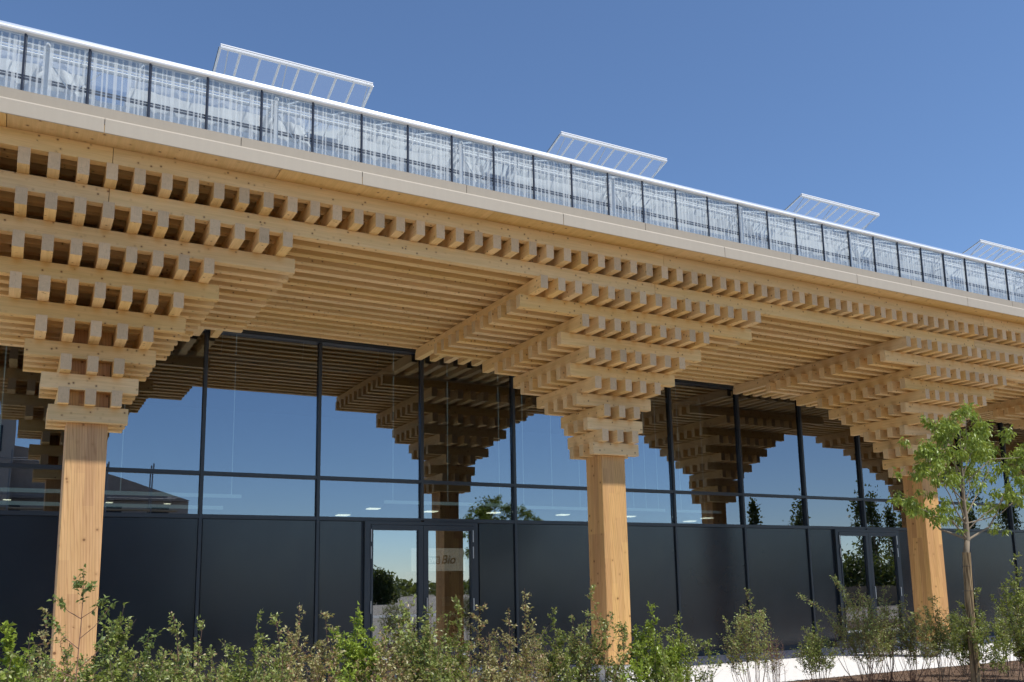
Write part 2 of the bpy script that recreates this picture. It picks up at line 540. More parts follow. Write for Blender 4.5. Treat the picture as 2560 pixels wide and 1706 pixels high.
P = 26.6667
ZA = 4.458
T = 1.3333
yj = lambda j: 0.11 + 1.025 * j
YROW = [(-5.496, 10.5), (-4.515, 6.94), (-3.523, 4.81), (-2.513, 3.80), (-1.83, 2.72), (-1.574, 2.02)]
YHALF = [7, 4, 3, 2, 1, 1]
XROW = [(7.67, -4, 6), (4.68, -3, 4), (3.52, -2, 3), (2.52, -1, 2), (1.86, -1, 1), (1.52, -1, 1)]
ZPT = ZA - 6 * T - T / 2 - 0.004          # underside of the lowest beams
rng = random.Random(5)
for t in range(0, 5):
    cx = t * P
    b = MB()
    c = 0.789 * U
    ch = 0.012
    z0, z1 = (-15.574 - ZG) * U, (ZPT - ZG) * U
    # post with chamfered corners and two recessed glue joints per face
    prof = []
    for sx, sy in ((-1, -1), (1, -1), (1, 1), (-1, 1)):
        a_, b_ = (sx * c, sy * (c - ch)), (sx * (c - ch), sy * c)
        prof += [a_, b_] if sx * sy > 0 else [b_, a_]
    n = len(prof)
    zc = (z0 + z1) / 2
    b.v = [(x, y, z0 - zc) for x, y in prof] + [(x, y, z1 - zc) for x, y in prof]
    for i in range(n):
        j = (i + 1) % n
        b.f.append((i, j, n + j, n + i))
        b.mi.append(0)
    b.f.append(tuple(range(n))[::-1])
    b.f.append(tuple(range(n, 2 * n)))
    b.mi += [0, 0]
    post = add('timber_column', b.mesh('timber_column', [M_POST]), (cx * U, 0, zc))
    if t == 0: post['label'] = 'left-hand timber column, its front face nearly square to the viewer'
    # core of the post running up between the lowest beams
    b = MB()
    q = 0.755 * U
    b.box((cx * U - q, -q, z1 + 0.002), (cx * U + q, q, (ZA - 3 * T - 0.3 - ZG) * U))
    addw('post_core', b, M_POST, post)
    b = MB()
    q = 0.70 * U
    zt = (-15.574 - ZG) * U - 0.014
    b.v = [(cx * U + sx * q * 0.93, sy * q * 0.93, 0.0) for sx, sy in ((-1, -1), (1, -1), (1, 1), (-1, 1))] + \
          [(cx * U + sx * q * 1.04, sy * q * 1.04, zt) for sx, sy in ((-1, -1), (1, -1), (1, 1), (-1, 1))]
    b.f = [(0, 3, 2, 1), (4, 5, 6, 7), (0, 1, 5, 4), (1, 2, 6, 5), (2, 3, 7, 6), (3, 0, 4, 7)]
    b.mi = [0] * 6
    b.box((cx * U - q * 0.8, -q * 0.8, zt), (cx * U + q * 0.8, q * 0.8, z0))
    addw('concrete_base', b, M_CONC, post)
    if t < 3:
        for r, ((y0, y1), hn) in enumerate(zip(YROW, YHALF)):
            for i in range(-hn, hn + 1):
                jit = rng.uniform(-0.012, 0.012)
                ybeam('crossbeam', cx + i, y0 + jit, y1 + jit, ZA - (r + 1) * T, post)
        for r, (hl, j0, j1) in enumerate(XROW):
            for j in range(j0, j1 + 1):
                jit = rng.uniform(-0.012, 0.012)
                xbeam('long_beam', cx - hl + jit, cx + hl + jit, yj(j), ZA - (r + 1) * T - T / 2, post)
    else:                                  # far trees, mostly out of the frame or behind the young tree
        b = MB()
        for r, ((y0, y1), hn) in enumerate(zip(YROW, YHALF)):
            for i in range(-hn, hn + 1):
                zb = ZA - (r + 1) * T
                b.ubox((cx + i - .207, y0, zb + .002), (cx + i + .207, y1, zb + .664))
        for r, (hl, j0, j1) in enumerate(XROW):
            for j in range(j0, j1 + 1):
                zb = ZA - (r + 1) * T - T / 2
                b.ubox((cx - hl, yj(j) - .207, zb + .002), (cx + hl, yj(j) + .207, zb + .664))
        tag(addw('beam_stack', b, M_WOOD, post), kind='stuff')

# ceiling layers
SEG = [(-8.0, 0.0)] + [(P * k, P * (k + 1)) for k in range(0, 4)] + [(P * 4, P * 4 + 10)]
GAP = 0.012
for j in range(-5, 11):
    for a_, b_ in SEG:
        xbeam('ceiling_beam', a_ + GAP, b_ - GAP, yj(j), ZA - T / 2)
for j in range(-6, 11):
    y = -5.86 if j == -6 else yj(j)
    for a_, b_ in SEG[:5]:
        if j == -6 or a_ < 60:
            xbeam('roof_beam', a_ + GAP, b_ - GAP, y, ZA + T / 2)
# eave joists: 15 at one module over every column, 12 closer ones between
JX = []
for t in range(0, 5):
    JX += [t * P + i for i in range(-7, 8)]
    JX += [t * P + 7 + (P - 14) / 13 * k for k in range(1, 13)]
JX = sorted(x for x in JX if x < 112)
for x in JX[:100]:
    jit = rng.uniform(-0.012, 0.012)
    ybeam('eave_joist', x, -6.12 + jit, 10.5, ZA)
b = MB()
for x in JX[100:]:
    b.ubox((x - .207, -6.12, ZA + .002), (x + .207, 10.5, ZA + .664))
if JX[100:]:
    tag(addw('eave_joist_row', b, M_WOOD), kind='stuff')

# soffit boards: cross laminated panels with visible joints
xs = [-8.0] + [-3.63 + 9.88 * k for k in range(0, 13)]
for a_, b_ in zip(xs[:-1], xs[1:]):
    b = MB()
    b.ubox((a_ + .012, -7.195, 5.792), (b_ - .012, 10.5, 6.15))
    addw('soffit_panel', b, M_SOFF)
# roof deck above
b = MB()
b.ubox((-8, -6.95, 6.16), (120, 60, 6.60))
addw('roof_slab', b, M_CONC)

# fascia: lower panels with a bright rolled top edge, upper panels set back
XL = [-0.43 + 10.11 * k for k in range(-1, 13)]
for a_, b_ in zip(XL[:-1], XL[1:]):
    b = MB()
    y0 = -7.22
    pr = [(y0 + .02, 5.77), (y0, 5.79), (y0, 6.33), (y0 + .06, 6.405), (y0 + .26, 6.41), (y0 + .26, 6.36), (y0 + .02, 6.34)]
    ya_ = [W(a_ + .014, y, z) for y, z in pr]
    yb_ = [W(b_ - .014, y, z) for y, z in pr]
    n = len(pr)
    b.v = ya_ + yb_
    b.f = [(i, n + i, n + (i + 1) % n, (i + 1) % n) for i in range(n)] + [tuple(range(n)), tuple(range(n, 2 * n))[::-1]]
    b.mi = [0] * len(b.f)
    addw('lower_fascia_panel', b, M_FASC)
M_FASC2 = fascia_mat('champagne_sheet_metal_upper', (0.37, 0.32, 0.25))
XU = [4.62 + 10.11 * k for k in range(-2, 13)]
for a_, b_ in zip(XU[:-1], XU[1:]):
    b = MB()
    b.ubox((a_ + .014, -7.02, 6.412), (b_ - .014, -6.96, 6.874))
    b.ubox((a_ + .014, -6.96, 6.80), (b_ - .014, -6.3, 6.874))
    addw('upper_fascia_panel', b, M_FASC2)

# ---- glazed front
YG = 10.86
M = P / 4
NB = 18
for k in range(0, NB):
    b = MB()
    b.ubox((k * M - .09, YG - .24, -7.12 if k in (3, 9) else -16.2), (k * M + .09, YG + .05, 3.57))
    addw('mullion', b, M_DARK)
for z, h in ((-4.69, .11), (-7.116, .12)):
    for k in range(-1, NB - 1):
        b = MB()
        b.ubox((k * M + .10, YG - .20, z - h), ((k + 1) * M - .10, YG + .05, z + h))
        b.ubox((k * M + .10, YG - .235, z - h + .03), ((k + 1) * M - .10, YG - .20, z + h - .03))
        addw('transom', b, M_DARK)
prng = random.Random(11)
for k in range(-1, NB - 1):
    for z0, z1 in ((-6.996, -4.80), (-4.58, 3.57)):
        b = MB()
        w2, h2 = (M / 2 - .10) * U, (z1 - z0) / 2 * U
        b.box((-w2, -.006, -h2), (w2, .006, h2))
        o = add('window_pane', b.mesh('window_pane', [M_GLASS]), W((k + .5) * M, YG, (z0 + z1) / 2))
        o.rotation_euler = (R_(prng.uniform(-.22, .22)), 0, R_(prng.uniform(-.25, .25)))
for k in range(-1, NB - 1):
    b = MB()
    b.ubox((k * M + .02, YG - .42, 3.57), ((k + 1) * M - .02, YG + .05, 4.44))
    b.ubox((k * M + .02, YG - .46, 3.66), ((k + 1) * M - .02, YG - .42, 3.76))
    addw('header_panel', b, M_DARK)


def wall_panel(x0, x1):
    b = MB()
    b.ubox((x0 + .16, YG - .10, -16.2), (x1 - .10, YG + .05, -7.26))
    addw('wall_panel', b, M_PANEL)
    b = MB()
    b.ubox((x0 + .10, YG - .02, -16.2), (x0 + .16, YG + .04, -7.236))
    addw('panel_joint', b, [M_GROOVE])


DOORS = [3, 9]
for k in range(-1, NB - 1):
    x0, x1 = k * M, (k + 1) * M
    if k + 1 in DOORS: wall_panel(x0, x1 - 3.85)
    elif k in DOORS: wall_panel(x0 + 3.85, x1)
    else: wall_panel(x0, x1)
b = MB()
b.ubox((-6.6, YG - .06, ZG), (P * 4 + 12, YG + .05, -16.2))
addw('wall_plinth', b, M_DARK)
for t, kd in enumerate(DOORS):
    xc = kd * M
    b = MB()
    y0, y1 = YG - .34, YG + .05
    b.ubox((xc - 3.80, y0, -16.05), (xc - 3.42, y1, -7.24))
    b.ubox((xc + 3.42, y0, -16.05), (xc + 3.80, y1, -7.24))
    b.ubox((xc - 3.42, y0, -7.44), (xc + 3.42, y1, -7.24))
    b.ubox((xc - 3.92, YG - .05, -16.2), (xc - 3.80, y1, -7.24))
    b.ubox((xc + 3.80, YG - .05, -16.2), (xc + 3.92, y1, -7.24))
    door = addw('double_door', b, M_DARK)
    for s in (-1, 1):
        gx0, gx1 = (xc - 3.28, xc - .33) if s < 0 else (xc + .33, xc + 3.28)
        lx0, lx1 = (xc - 3.40, xc - .012) if s < 0 else (xc + .012, xc + 3.40)
        b = MB()
        yl = YG - .38
        b.ubox((lx0, yl, -16.03), (gx0, YG, -7.46))
        b.ubox((gx1, yl, -16.03), (lx1, YG, -7.46))
        b.ubox((gx0, yl, -7.76), (gx1, YG, -7.46))
        b.ubox((gx0, yl, -16.03), (gx1, YG, -15.55))
        addw('door_leaf', b, M_DARK, door)
        b = MB()
        w2, h2 = (gx1 - gx0) / 2 * U, (15.55 - 7.76) / 2 * U
        b.box((-w2, -.006, -h2), (w2, .006, h2))
        o = add('door_glass', b.mesh('door_glass', [M_DOORG]), W((gx0 + gx1) / 2, YG - .2, -(7.76 + 15.55) / 2), None, door)
        o.rotation_euler = (0, 0, R_(-0.12 * s))
        xh = lx0 - .02 if s < 0 else lx1 + .02
        for za, zb in ((-8.47, -7.72), (-9.5, -8.76), (-12.75, -12.0), (-15.4, -14.7)):
            b = MB()
            b.tube([W(xh, yl - .04, za), W(xh, yl - .04, zb)], 0.016, 8)
            addw('hinge', b, M_METAL, door)
    b = MB()
    b.tube([W(xc + .17, yl - .03, -12.9), W(xc + .17, yl - .16, -12.9), W(xc + .17, yl - .16, -11.9), W(xc + .17, yl - .03, -11.9)], 0.012, 8)
    addw('door_handle', b, M_METAL, door)
    b = MB()
    b.ubox((xc - 4.3, YG - 2.6, ZG + .03), (xc + 4.3, YG - .07, -16.12))
    addw('door_step', b, M_CONC)

# ---- interior of the hall, dim
M_INW = flat('interior_wall', (0.10, 0.095, 0.085), 0.9, var=0.1)
M_INF = flat('interior_floor', (0.16, 0.15, 0.14), 0.5, var=0.1)
b = MB(); b.ubox((-6.6, YG + .1, ZG), (120, 42, ZG + .06)); addw('hall_floor', b, M_INF)
b = MB(); b.ubox((-6.6, 42, ZG), (120, 42.5, 5.8)); addw('back_wall', b, M_INW)
for xx in (-6.8, 119.8):
    b = MB(); b.ubox((xx, YG + .1, ZG), (xx + .2, 42, 5.8)); addw('end_wall', b, M_INW)
b = MB(); b.ubox((-6.6, YG + .1, 5.0), (120, 42, 5.75)); addw('hall_ceiling', b, M_INW)

# ---- rooftop greenhouse
YH = -5.8
MH = P / 12
H0 = -3.249
ZT = 9.812
NP = 34
srng = random.Random(3)
STR = [.08, .20, .28, .41, .55, .67, .80, .88, .95]
for i in range(-1, NP):
    x0, x1 = H0 + i * MH, H0 + (i + 1) * MH
    b = MB()
    b.tube([W(x0, YH - .05, 6.6), W(x0, YH - .05, ZT)], 0.020, 8)
    b.ubox((x0 + .052, YH - .04, 6.6), (x0 + .075, YH + .08, ZT - .06))
    addw('greenhouse_post', b, M_GPOST)
    b = MB()
    # one pane: clear glass cut by frosted strips of uneven widths
    za, zb = 6.88, ZT
    e = [x0 + .07]
    cuts = []
    for s in STR:
        c_ = x0 + .07 + (MH - .14) * (s + srng.uniform(-.022, .022))
        w_ = srng.choice([.026, .030, .034, .040, .066]) if True else 0
        cuts.append((max(c_ - w_, e[0] + .01), min(c_ + w_, x1 - .08)))
    prev = x0 + .07
    y = YH
    for a_, b_ in cuts:
        if a_ <= prev: a_ = prev + .01
        if b_ <= a_: continue
        b.poly([W(prev, y, za), W(a_, y, za), W(a_, y, zb), W(prev, y, zb)], 0)
        ts = zb - srng.uniform(.05, .16)
        b.poly([W(a_, y, za), W(b_, y, za), W(b_, y, ts), W(a_, y, ts)], 1)
        b.poly([W(a_, y, ts), W(b_, y, ts), W(b_, y, zb), W(a_, y, zb)], 0)
        prev = b_
    b.poly([W(prev, y, za), W(x1 - .07, y, za), W(x1 - .07, y, zb), W(prev, y, zb)], 0)
    addw('greenhouse_pane', b, [M_GH, M_STRIPE])
XA, XB = H0 - MH, H0 + NP * MH


def xprofile(name, prof, mat, x0=XA, x1=XB, parent=hall):
    b = MB()
    n = len(prof)
    b.v = [W(x0, y, z) for y, z in prof] + [W(x1, y, z) for y, z in prof]
    b.f = [(i, n + i, n + (i + 1) % n, (i + 1) % n) for i in range(n)] + [tuple(range(n)), tuple(range(n, 2 * n))[::-1]]
    b.mi = [0] * len(b.f)
    return addw(name, b, mat, parent)


xprofile('gutter_lip', [(YH - .10, ZT - .03), (YH - .17, ZT + .0), (YH - .19, ZT + .06), (YH - .15, ZT + .135), (YH - .06, ZT + .14), (YH - .02, ZT - .03)], M_WHITE)
xprofile('gutter', [(YH - .07, ZT + .142), (YH - .05, ZT + .23), (YH + .02, ZT + .25), (YH + .03, ZT + .33), (YH + .30, ZT + .34), (YH + .30, ZT + .06), (YH - .01, ZT + .06)], M_GALV)
xprofile('glazing_sill', [(YH - .10, 6.876), (YH - .10, 6.95), (YH + .10, 6.95), (YH + .10, 6.876)], M_WHITE)
# inner kerb seen through the bottom of the glass
xprofile('inner_kerb', [(-5.45, 6.88), (-5.45, 7.92), (-5.20, 8.02), (-5.05, 6.88)], M_WHITE)
for yy, zz, rr, mt in ((-4.9, 8.46, .035, M_GPOST), (-4.7, 8.68, .028, M_GPOST)):
    b = MB()
    b.tube([W(XA, yy, zz), W(XB, yy, zz)], rr * .6, 8)
    addw('heating_pipe', b, mt)
for yy, zz, rr in ((-5.2, 9.32, .016), (-4.6, 9.72, .03), (-5.35, 9.62, .030)):
    b = MB()
    b.tube([W(XA, yy, zz), W(XB, yy, zz)], rr, 6)
    addw('purlin', b, M_WHITE)
# roof glazing: two slopes of the first span and the front slope of the second
ZR = 11.9
for (ya1, za1), (yb1, zb1) in (((-5.5, 10.15), (-1.4, ZR)), ((-1.4, ZR), (2.9, 10.15)), ((2.9, 10.15), (7.2, ZR)), ((7.2, ZR), (11.5, 10.15))):
    b = MB()
    b.poly([W(XA, ya1, za1), W(XB, ya1, za1), W(XB, yb1, zb1), W(XA, yb1, zb1)])
    addw('roof_glazing', b, M_ROOFG)
    b = MB()
    for i in range(-1, NP):
        for s in (0,):
            x = H0 + (i + s) * MH
            b.tube([W(x, ya1, za1 - .03), W(x, yb1, zb1 - .03)], 0.012, 4, cap=False)
    tag(addw('glazing_bars', b, M_WHITE), kind='stuff')
xprofile('roof_ridge', [(-1.47, ZR - .05), (-1.47, ZR + .07), (-1.33, ZR + .07), (-1.33, ZR - .05)], M_WHITE)
# trusses across
for i in range(0, NP, 4):
    x = H0 + (i + .35) * MH
    b = MB()
    b.tube([W(x, -5.3, 9.1), W(x, 2.9, 9.1)], .03, 6)
    b.tube([W(x, -5.3, 9.9), W(x, 2.9, 9.9)], .03, 6)
    for q in range(6):
        ya1 = -5.3 + q * 1.3
        b.tube([W(x, ya1, 9.1 if q % 2 else 9.9), W(x, ya1 + 1.3, 9.9 if q % 2 else 9.1)], .018, 5)
    b.tube([W(x, -5.25, 7.0), W(x, -5.25, 9.9)], .045, 6)
    b.tube([W(x, -5.2, 7.1), W(x + 1.9, -5.2, 9.2)], .012, 5)
    b.tube([W(x + .1, -5.2, 9.2), W(x + 1.7, -5.2, 7.0)], .012, 5)
    addw('lattice_truss', b, M_WHITE)
# shade cloths hung behind the glass, drawn apart near every fourth pane
for lay in (0, 1):
  for i in range(-4, NP, 4):
      xa = H0 + (i + 1.75) * MH
      xb = H0 + (i + 5.0) * MH
      NX, NZ = 90, 12
      b = MB()
      cr = random.Random(i)
      ph = [cr.uniform(0, 6.28) for _ in range(4)]
      for a in range(NX + 1):
          u = a / NX
          for q in range(NZ + 1):
              v = q / NZ
              top = (9.22 if lay == 0 else 9.72) + .05 * math.sin(u * 9 + ph[3]) + .08 * u
              zz = 7.6 + (top - 7.6) * v
              xx = xa + (xb - xa) * u + (1 - v) * (.9 * (u - .15)) * (1 if u > .5 else -.9) * .9 - .55 * (1 - v) * (1 - u)
              bunch = 1 + 2.2 * max(0, u - .75) * 4
              yy = -4.62 + .22 * lay + .9 * (1 - v) ** 1.5 * .4 + bunch * (.030 * math.sin(u * 46 + ph[0] + v) + .02 * math.sin(u * 95 + ph[1] + 2 * v)) + .05 * math.sin(v * 5 + ph[2])
              b.v.append(W(xx, yy, zz))
      for a in range(NX):
          for q in range(NZ):
              n0 = a * (NZ + 1) + q
              b.f.append((n0, n0 + NZ + 1, n0 + NZ + 2, n0 + 1))
              b.mi.append(0)
      addw('shade_cloth', b, M_CLOTH2 if lay else M_CLOTH, smooth=True)
b = MB()
b.tube([W(XA, -4.6, 9.88), W(XB, -4.6, 9.88)], .014, 6)
for q in range(0, int((XB - XA) / .55)):
    xx = XA + q * .55
    b.tube([W(xx, -4.6, 9.88), W(xx + .02, -4.6, 9.74)], .008, 4)
addw('curtain_wire', b, M_WHITE)
# ---- opened roof vents
for k in range(-1, 5):
    x0 = 4.27 + 17.78 * k
    L = 7.13
    yo, zo = -3.6, 12.68
    yi, zi = -1.42, 11.98
    if k < 0: continue
    dy, dz = yi - yo, zi - zo
    b = MB()
    fr = .040
    b.tube([W(x0, yo, zo), W(x0 + L, yo, zo)], .040, 8)
    b.tube([W(x0, yo - .03, zo + .10), W(x0 + L, yo - .03, zo + .10)], .022, 8)
    b.tube([W(x0, yo - .05, zo + .06), W(x0 + L, yo - .05, zo + .06)], .010, 6, mi=1)
    b.tube([W(x0, yo, zo), W(x0, yi, zi)], fr * .7, 4)
    b.tube([W(x0 + L, yo, zo), W(x0 + L, yi, zi)], fr * .7, 4)
    b.tube([W(x0 - .05, yo, zo), W(x0 - .05, yi, zi)], .008, 4, mi=1)
    b.tube([W(x0 + L + .05, yo, zo), W(x0 + L + .05, yi, zi)], .008, 4, mi=1)
    b.tube([W(x0, yi, zi), W(x0 + L, yi, zi)], fr, 4)
    vent = addw('roof_vent', b, [M_WHITE, M_GPOST])
    b = MB()
    for q in range(1, 8):
        x = x0 + L * q / 8
        b.tube([W(x, yo, zo), W(x, yi, zi)], .026, 6)
    addw('vent_bars', b, M_WHITE, vent)
    b = MB()
    b.poly([W(x0, yo, zo + .02), W(x0 + L, yo, zo + .02), W(x0 + L, yi, zi + .02), W(x0, yi, zi + .02)])
    addw('vent_glass', b, M_VENTG, vent)
    for fx in (.05, .42, .97):
        b = MB()
        b.tube([W(x0 + L * fx, yo + .05, zo - .02), W(x0 + L * fx + .12, yi + .4, 11.2)], .013, 5)
        addw('vent_strut', b, M_GALV, vent)

# ------------------------------------------------------------------ things inside the hall
M_DUCT = flat('grey_duct', (0.80, 0.83, 0.84), 0.5)
b = MB()
b.tube([W(-4, 13.5, 2.8), W(100, 13.5, 2.85)], .085, 12)
for x in range(-2, 100, 5):
    b.tube([W(x, 13.5, 2.9), W(x + .1, 13.5, 4.9)], .008, 4)
o = b.build('ventilation_duct', M_DUCT, smooth=False)
tag(o, 'long pale grey duct hung under the hall ceiling behind the glass', 'duct')
M_LRAIL = NT('lit_rail')
M_LRAIL = M_LRAIL.done(M_LRAIL.pbr((0.75, 0.8, 0.8, 1), 0.5, Emission_Color=(0.55, 0.72, 0.78, 1), Emission_Strength=0.35))
rl = [(-4, 10.0, -5.43), (19.5, 28.9, -5.52), (29.7, 35.8, -5.62), (39.6, 43.2, -5.57), (44.3, 50.4, -5.6), (51.6, 55.7, -5.64)]
rdesc = ['long pale light rail behind the glass beside the left column, upper of two',
         'pale light rail behind the window above the first double door',
         'pale light rail behind the glass left of the middle column',
         'short pale light rail behind the glass right of the middle column',
         'pale light rail behind the reflected column in the glass',
         'pale light rail behind the glass with the small reflected poplar']
for (x0, x1, z), ds in zip(rl, rdesc):
    b = MB()
    b.ubox((x0, 15.9, z - .09), (x1, 16.1, z + .12))
    for x in (x0 + .6, (x0 + x1) / 2, x1 - .6):
        b.tube([W(x, 16, z + .1), W(x, 16, 5.0)], .012, 4)
    tag(b.build('light_rail', M_LRAIL), ds, 'light rail', 'light rails inside the hall')
b = MB()
b.ubox((-4, 15.9, -6.26), (8.9, 16.1, -6.05))
b.tube([W(2, 16, -6.1), W(2, 16, 5.0)], .006, 4)
tag(b.build('light_rail', M_LRAIL), 'lower of the two pale light rails behind the glass by the left column', 'light rail', 'light rails inside the hall')
M_LAMP = NT('lamp_lit')
M_LAMP = M_LAMP.done(M_LAMP.pbr((1, 0.9, 0.75, 1), 0.5, Emission_Color=(1.0, 0.87, 0.66, 1), Emission_Strength=3.2))
M_LHOUS = flat('lamp_housing', (0.5, 0.52, 0.52), 0.5)
lamps = [(-2.84, -5.47, 'r', 'at the left edge, beyond the left column'), (2.95, -5.49, 'r', 'just right of the left column'), (6.49, -5.48, 'r', 'next to the first full mullion'),
         (20.88, -5.53, 's', 'above the right leaf of the first double door'), (18.56, -6.05, 's', 'above the left leaf of the first double door'),
         (25.5, -5.64, 's', 'beside the reflected column over the first door'), (30.9, -5.62, 's', 'in front of the reflected small tree'),
         (37.32, -5.66, 's', 'just left of the middle column'), (44.03, -5.67, 's', 'just right of the middle column'),
         (52.66, -5.65, 's', 'on the dark reflected column right of the middle'), (50.66, -5.97, 's', 'lower one left of the dark reflected column'),
         (60.37, -6.01, 's', 'between the two reflected poplars')]
for x, z, kd, ds in lamps:
    L = empty('ceiling_lamp', W(x, 22, z))
    tag(L, 'small lit %s lamp inside the hall, %s' % ('round' if kd == 'r' else 'square', ds), 'lamp', 'lamps inside the hall')
    b = MB()
    if kd == 'r':
        b.tube([(0, 0, .34), (0, 0, .02)], [.10, .13], 12)
        b.build('lamp_body', M_LHOUS, L)
        b = MB(); b.tube([(0, 0, .018), (0, 0, .004)], .10, 12); b.build('lamp_face', M_LAMP, L)
    else:
        b.box((-.22, -.22, .05), (.22, .22, .12)); b.build('lamp_body', M_LHOUS, L)
        b = MB(); b.box((-.19, -.19, .02), (.19, .19, .048)); b.build('lamp_face', M_LAMP, L)
# shelf with a printed header sign behind the first door
sg = empty('shop_shelf', W(22.3, 14, ZG + .07))
tag(sg, 'tall shop shelf with lettered header board behind the glass of the first door', 'shelf')
b = MB()
zh = (-8.7 - ZG - .07) * U
b.box((-.75, -.02, zh - .68), (1.0, .02, zh))
b.build('header_board', flat('header_board_glow', (0.62, 0.58, 0.52), 0.6, Emission_Color=(0.6, 0.55, 0.48, 1), Emission_Strength=0.55), sg)  # emission added so the unlit board shows through the door glass
b = MB()
for q in range(6):
    b.box((-.75, 0, .1 + q * .42), (1.0, .45, .13 + q * .42))
b.box((-.75, .43, .05), (1.0, .46, zh - .68))
b.build('shelves', flat('shelf_wood', (0.30, 0.17, 0.10), 0.7), sg)
pr = random.Random(8)
b = MB()
for q in range(5):
    x = -.72
    while x < .9:
        w_ = pr.uniform(.08, .16)
        b.box((x, .05, .131 + q * .42), (x + w_ * .9, .3, .131 + q * .42 + pr.uniform(.16, .3)), pr.randrange(3))
        x += w_
tag(b.build('goods', [flat('goods_a', (.45, .30, .16), .6), flat('goods_b', (.30, .10, .06), .6), flat('goods_c', (.50, .46, .36), .6)], sg), kind='stuff')


def lettering(txt, size, loc, mat, parent, shear=0.0, w=1.0, bold=0.0, name='lettering'):
    cu = D.curves.new(name, 'FONT')
    cu.body = txt
    cu.size = size
    cu.shear = shear
    cu.offset = bold
    cu.extrude = 0.002
    to = D.objects.new(name, cu)
    COL.objects.link(to)
    dg = bpy.context.evaluated_depsgraph_get()
    me = D.meshes.new_from_object(to.evaluated_get(dg))
    D.objects.remove(to)
    me.materials.clear()
    me.materials.append(mat)
    o = link(name, me, parent)
    o.location = loc
    o.rotation_euler = (math.pi / 2, 0, 0)
    o.scale = (w, 1, 1)
    return o


M_INK = flat('sign_ink', (0.03, 0.028, 0.02), 0.6)
M_PALE_GLOW = flat('sign_pale_glow', (0.70, 0.68, 0.60), 0.6, Emission_Color=(0.7, 0.66, 0.58, 1), Emission_Strength=0.6)  # added glow keeps the pale letters as bright as the board
b = MB()
b.box((-.34, -.030, zh - .475), (.155, -.022, zh - .245))
b.build('sign_block', M_INK, sg)
lettering('REWE', .205, (-.31, -.034, zh - .43), M_PALE_GLOW, sg, w=.80, bold=.006)
lettering('Bio', .36, (.19, -.026, zh - .46), M_INK, sg, shear=.26, w=.98, bold=.005)

# ------------------------------------------------------------------ plants
def leaf_cloud(pts, dirs, size, rs, aspect=0.45, droop=0.25):
    """many small folded leaves as one mesh (numpy)"""
    n = len(pts)
    P_ = np.asarray(pts, float)
    d = np.asarray(dirs, float)
    d = d + rs.normal(0, .55, (n, 3))
    d[:, 2] -= droop
    d /= np.linalg.norm(d, axis=1)[:, None] + 1e-9
    r = rs.normal(0, 1, (n, 3))
    r[:, 2] += 1.1
    s = np.cross(d, r)
    s /= np.linalg.norm(s, axis=1)[:, None] + 1e-9
    nn = np.cross(s, d)
    L = size * rs.uniform(.6, 1.3, n)[:, None]
    Wd = L * aspect * rs.uniform(.8, 1.2, n)[:, None]
    base = P_
    tip = P_ + d * L - nn * L * .12
    mid = P_ + d * L * .45
    a = mid + s * Wd * .5 + nn * Wd * .18
    c = mid - s * Wd * .5 + nn * Wd * .18
    v = np.stack([base, a, tip, c, mid + d * L * .05], 1).reshape(-1, 3)
    k = np.arange(n)[:, None] * 5
    f = np.concatenate([k + [0, 1, 4], k + [1, 2, 4], k + [4, 2, 3], k + [0, 4, 3]], 1).reshape(-1, 3)
    me = D.meshes.new('foliage')
    me.vertices.add(len(v))
    me.vertices.foreach_set('co', v.ravel())
    me.loops.add(f.size)
    me.loops.foreach_set('vertex_index', f.ravel().astype(np.int32))
    me.polygons.add(len(f))
    me.polygons.foreach_set('loop_start', np.arange(0, f.size, 3, dtype=np.int32))
    me.polygons.foreach_set('loop_total', np.full(len(f), 3, dtype=np.int32))
    me.update(calc_edges=True)
    return me


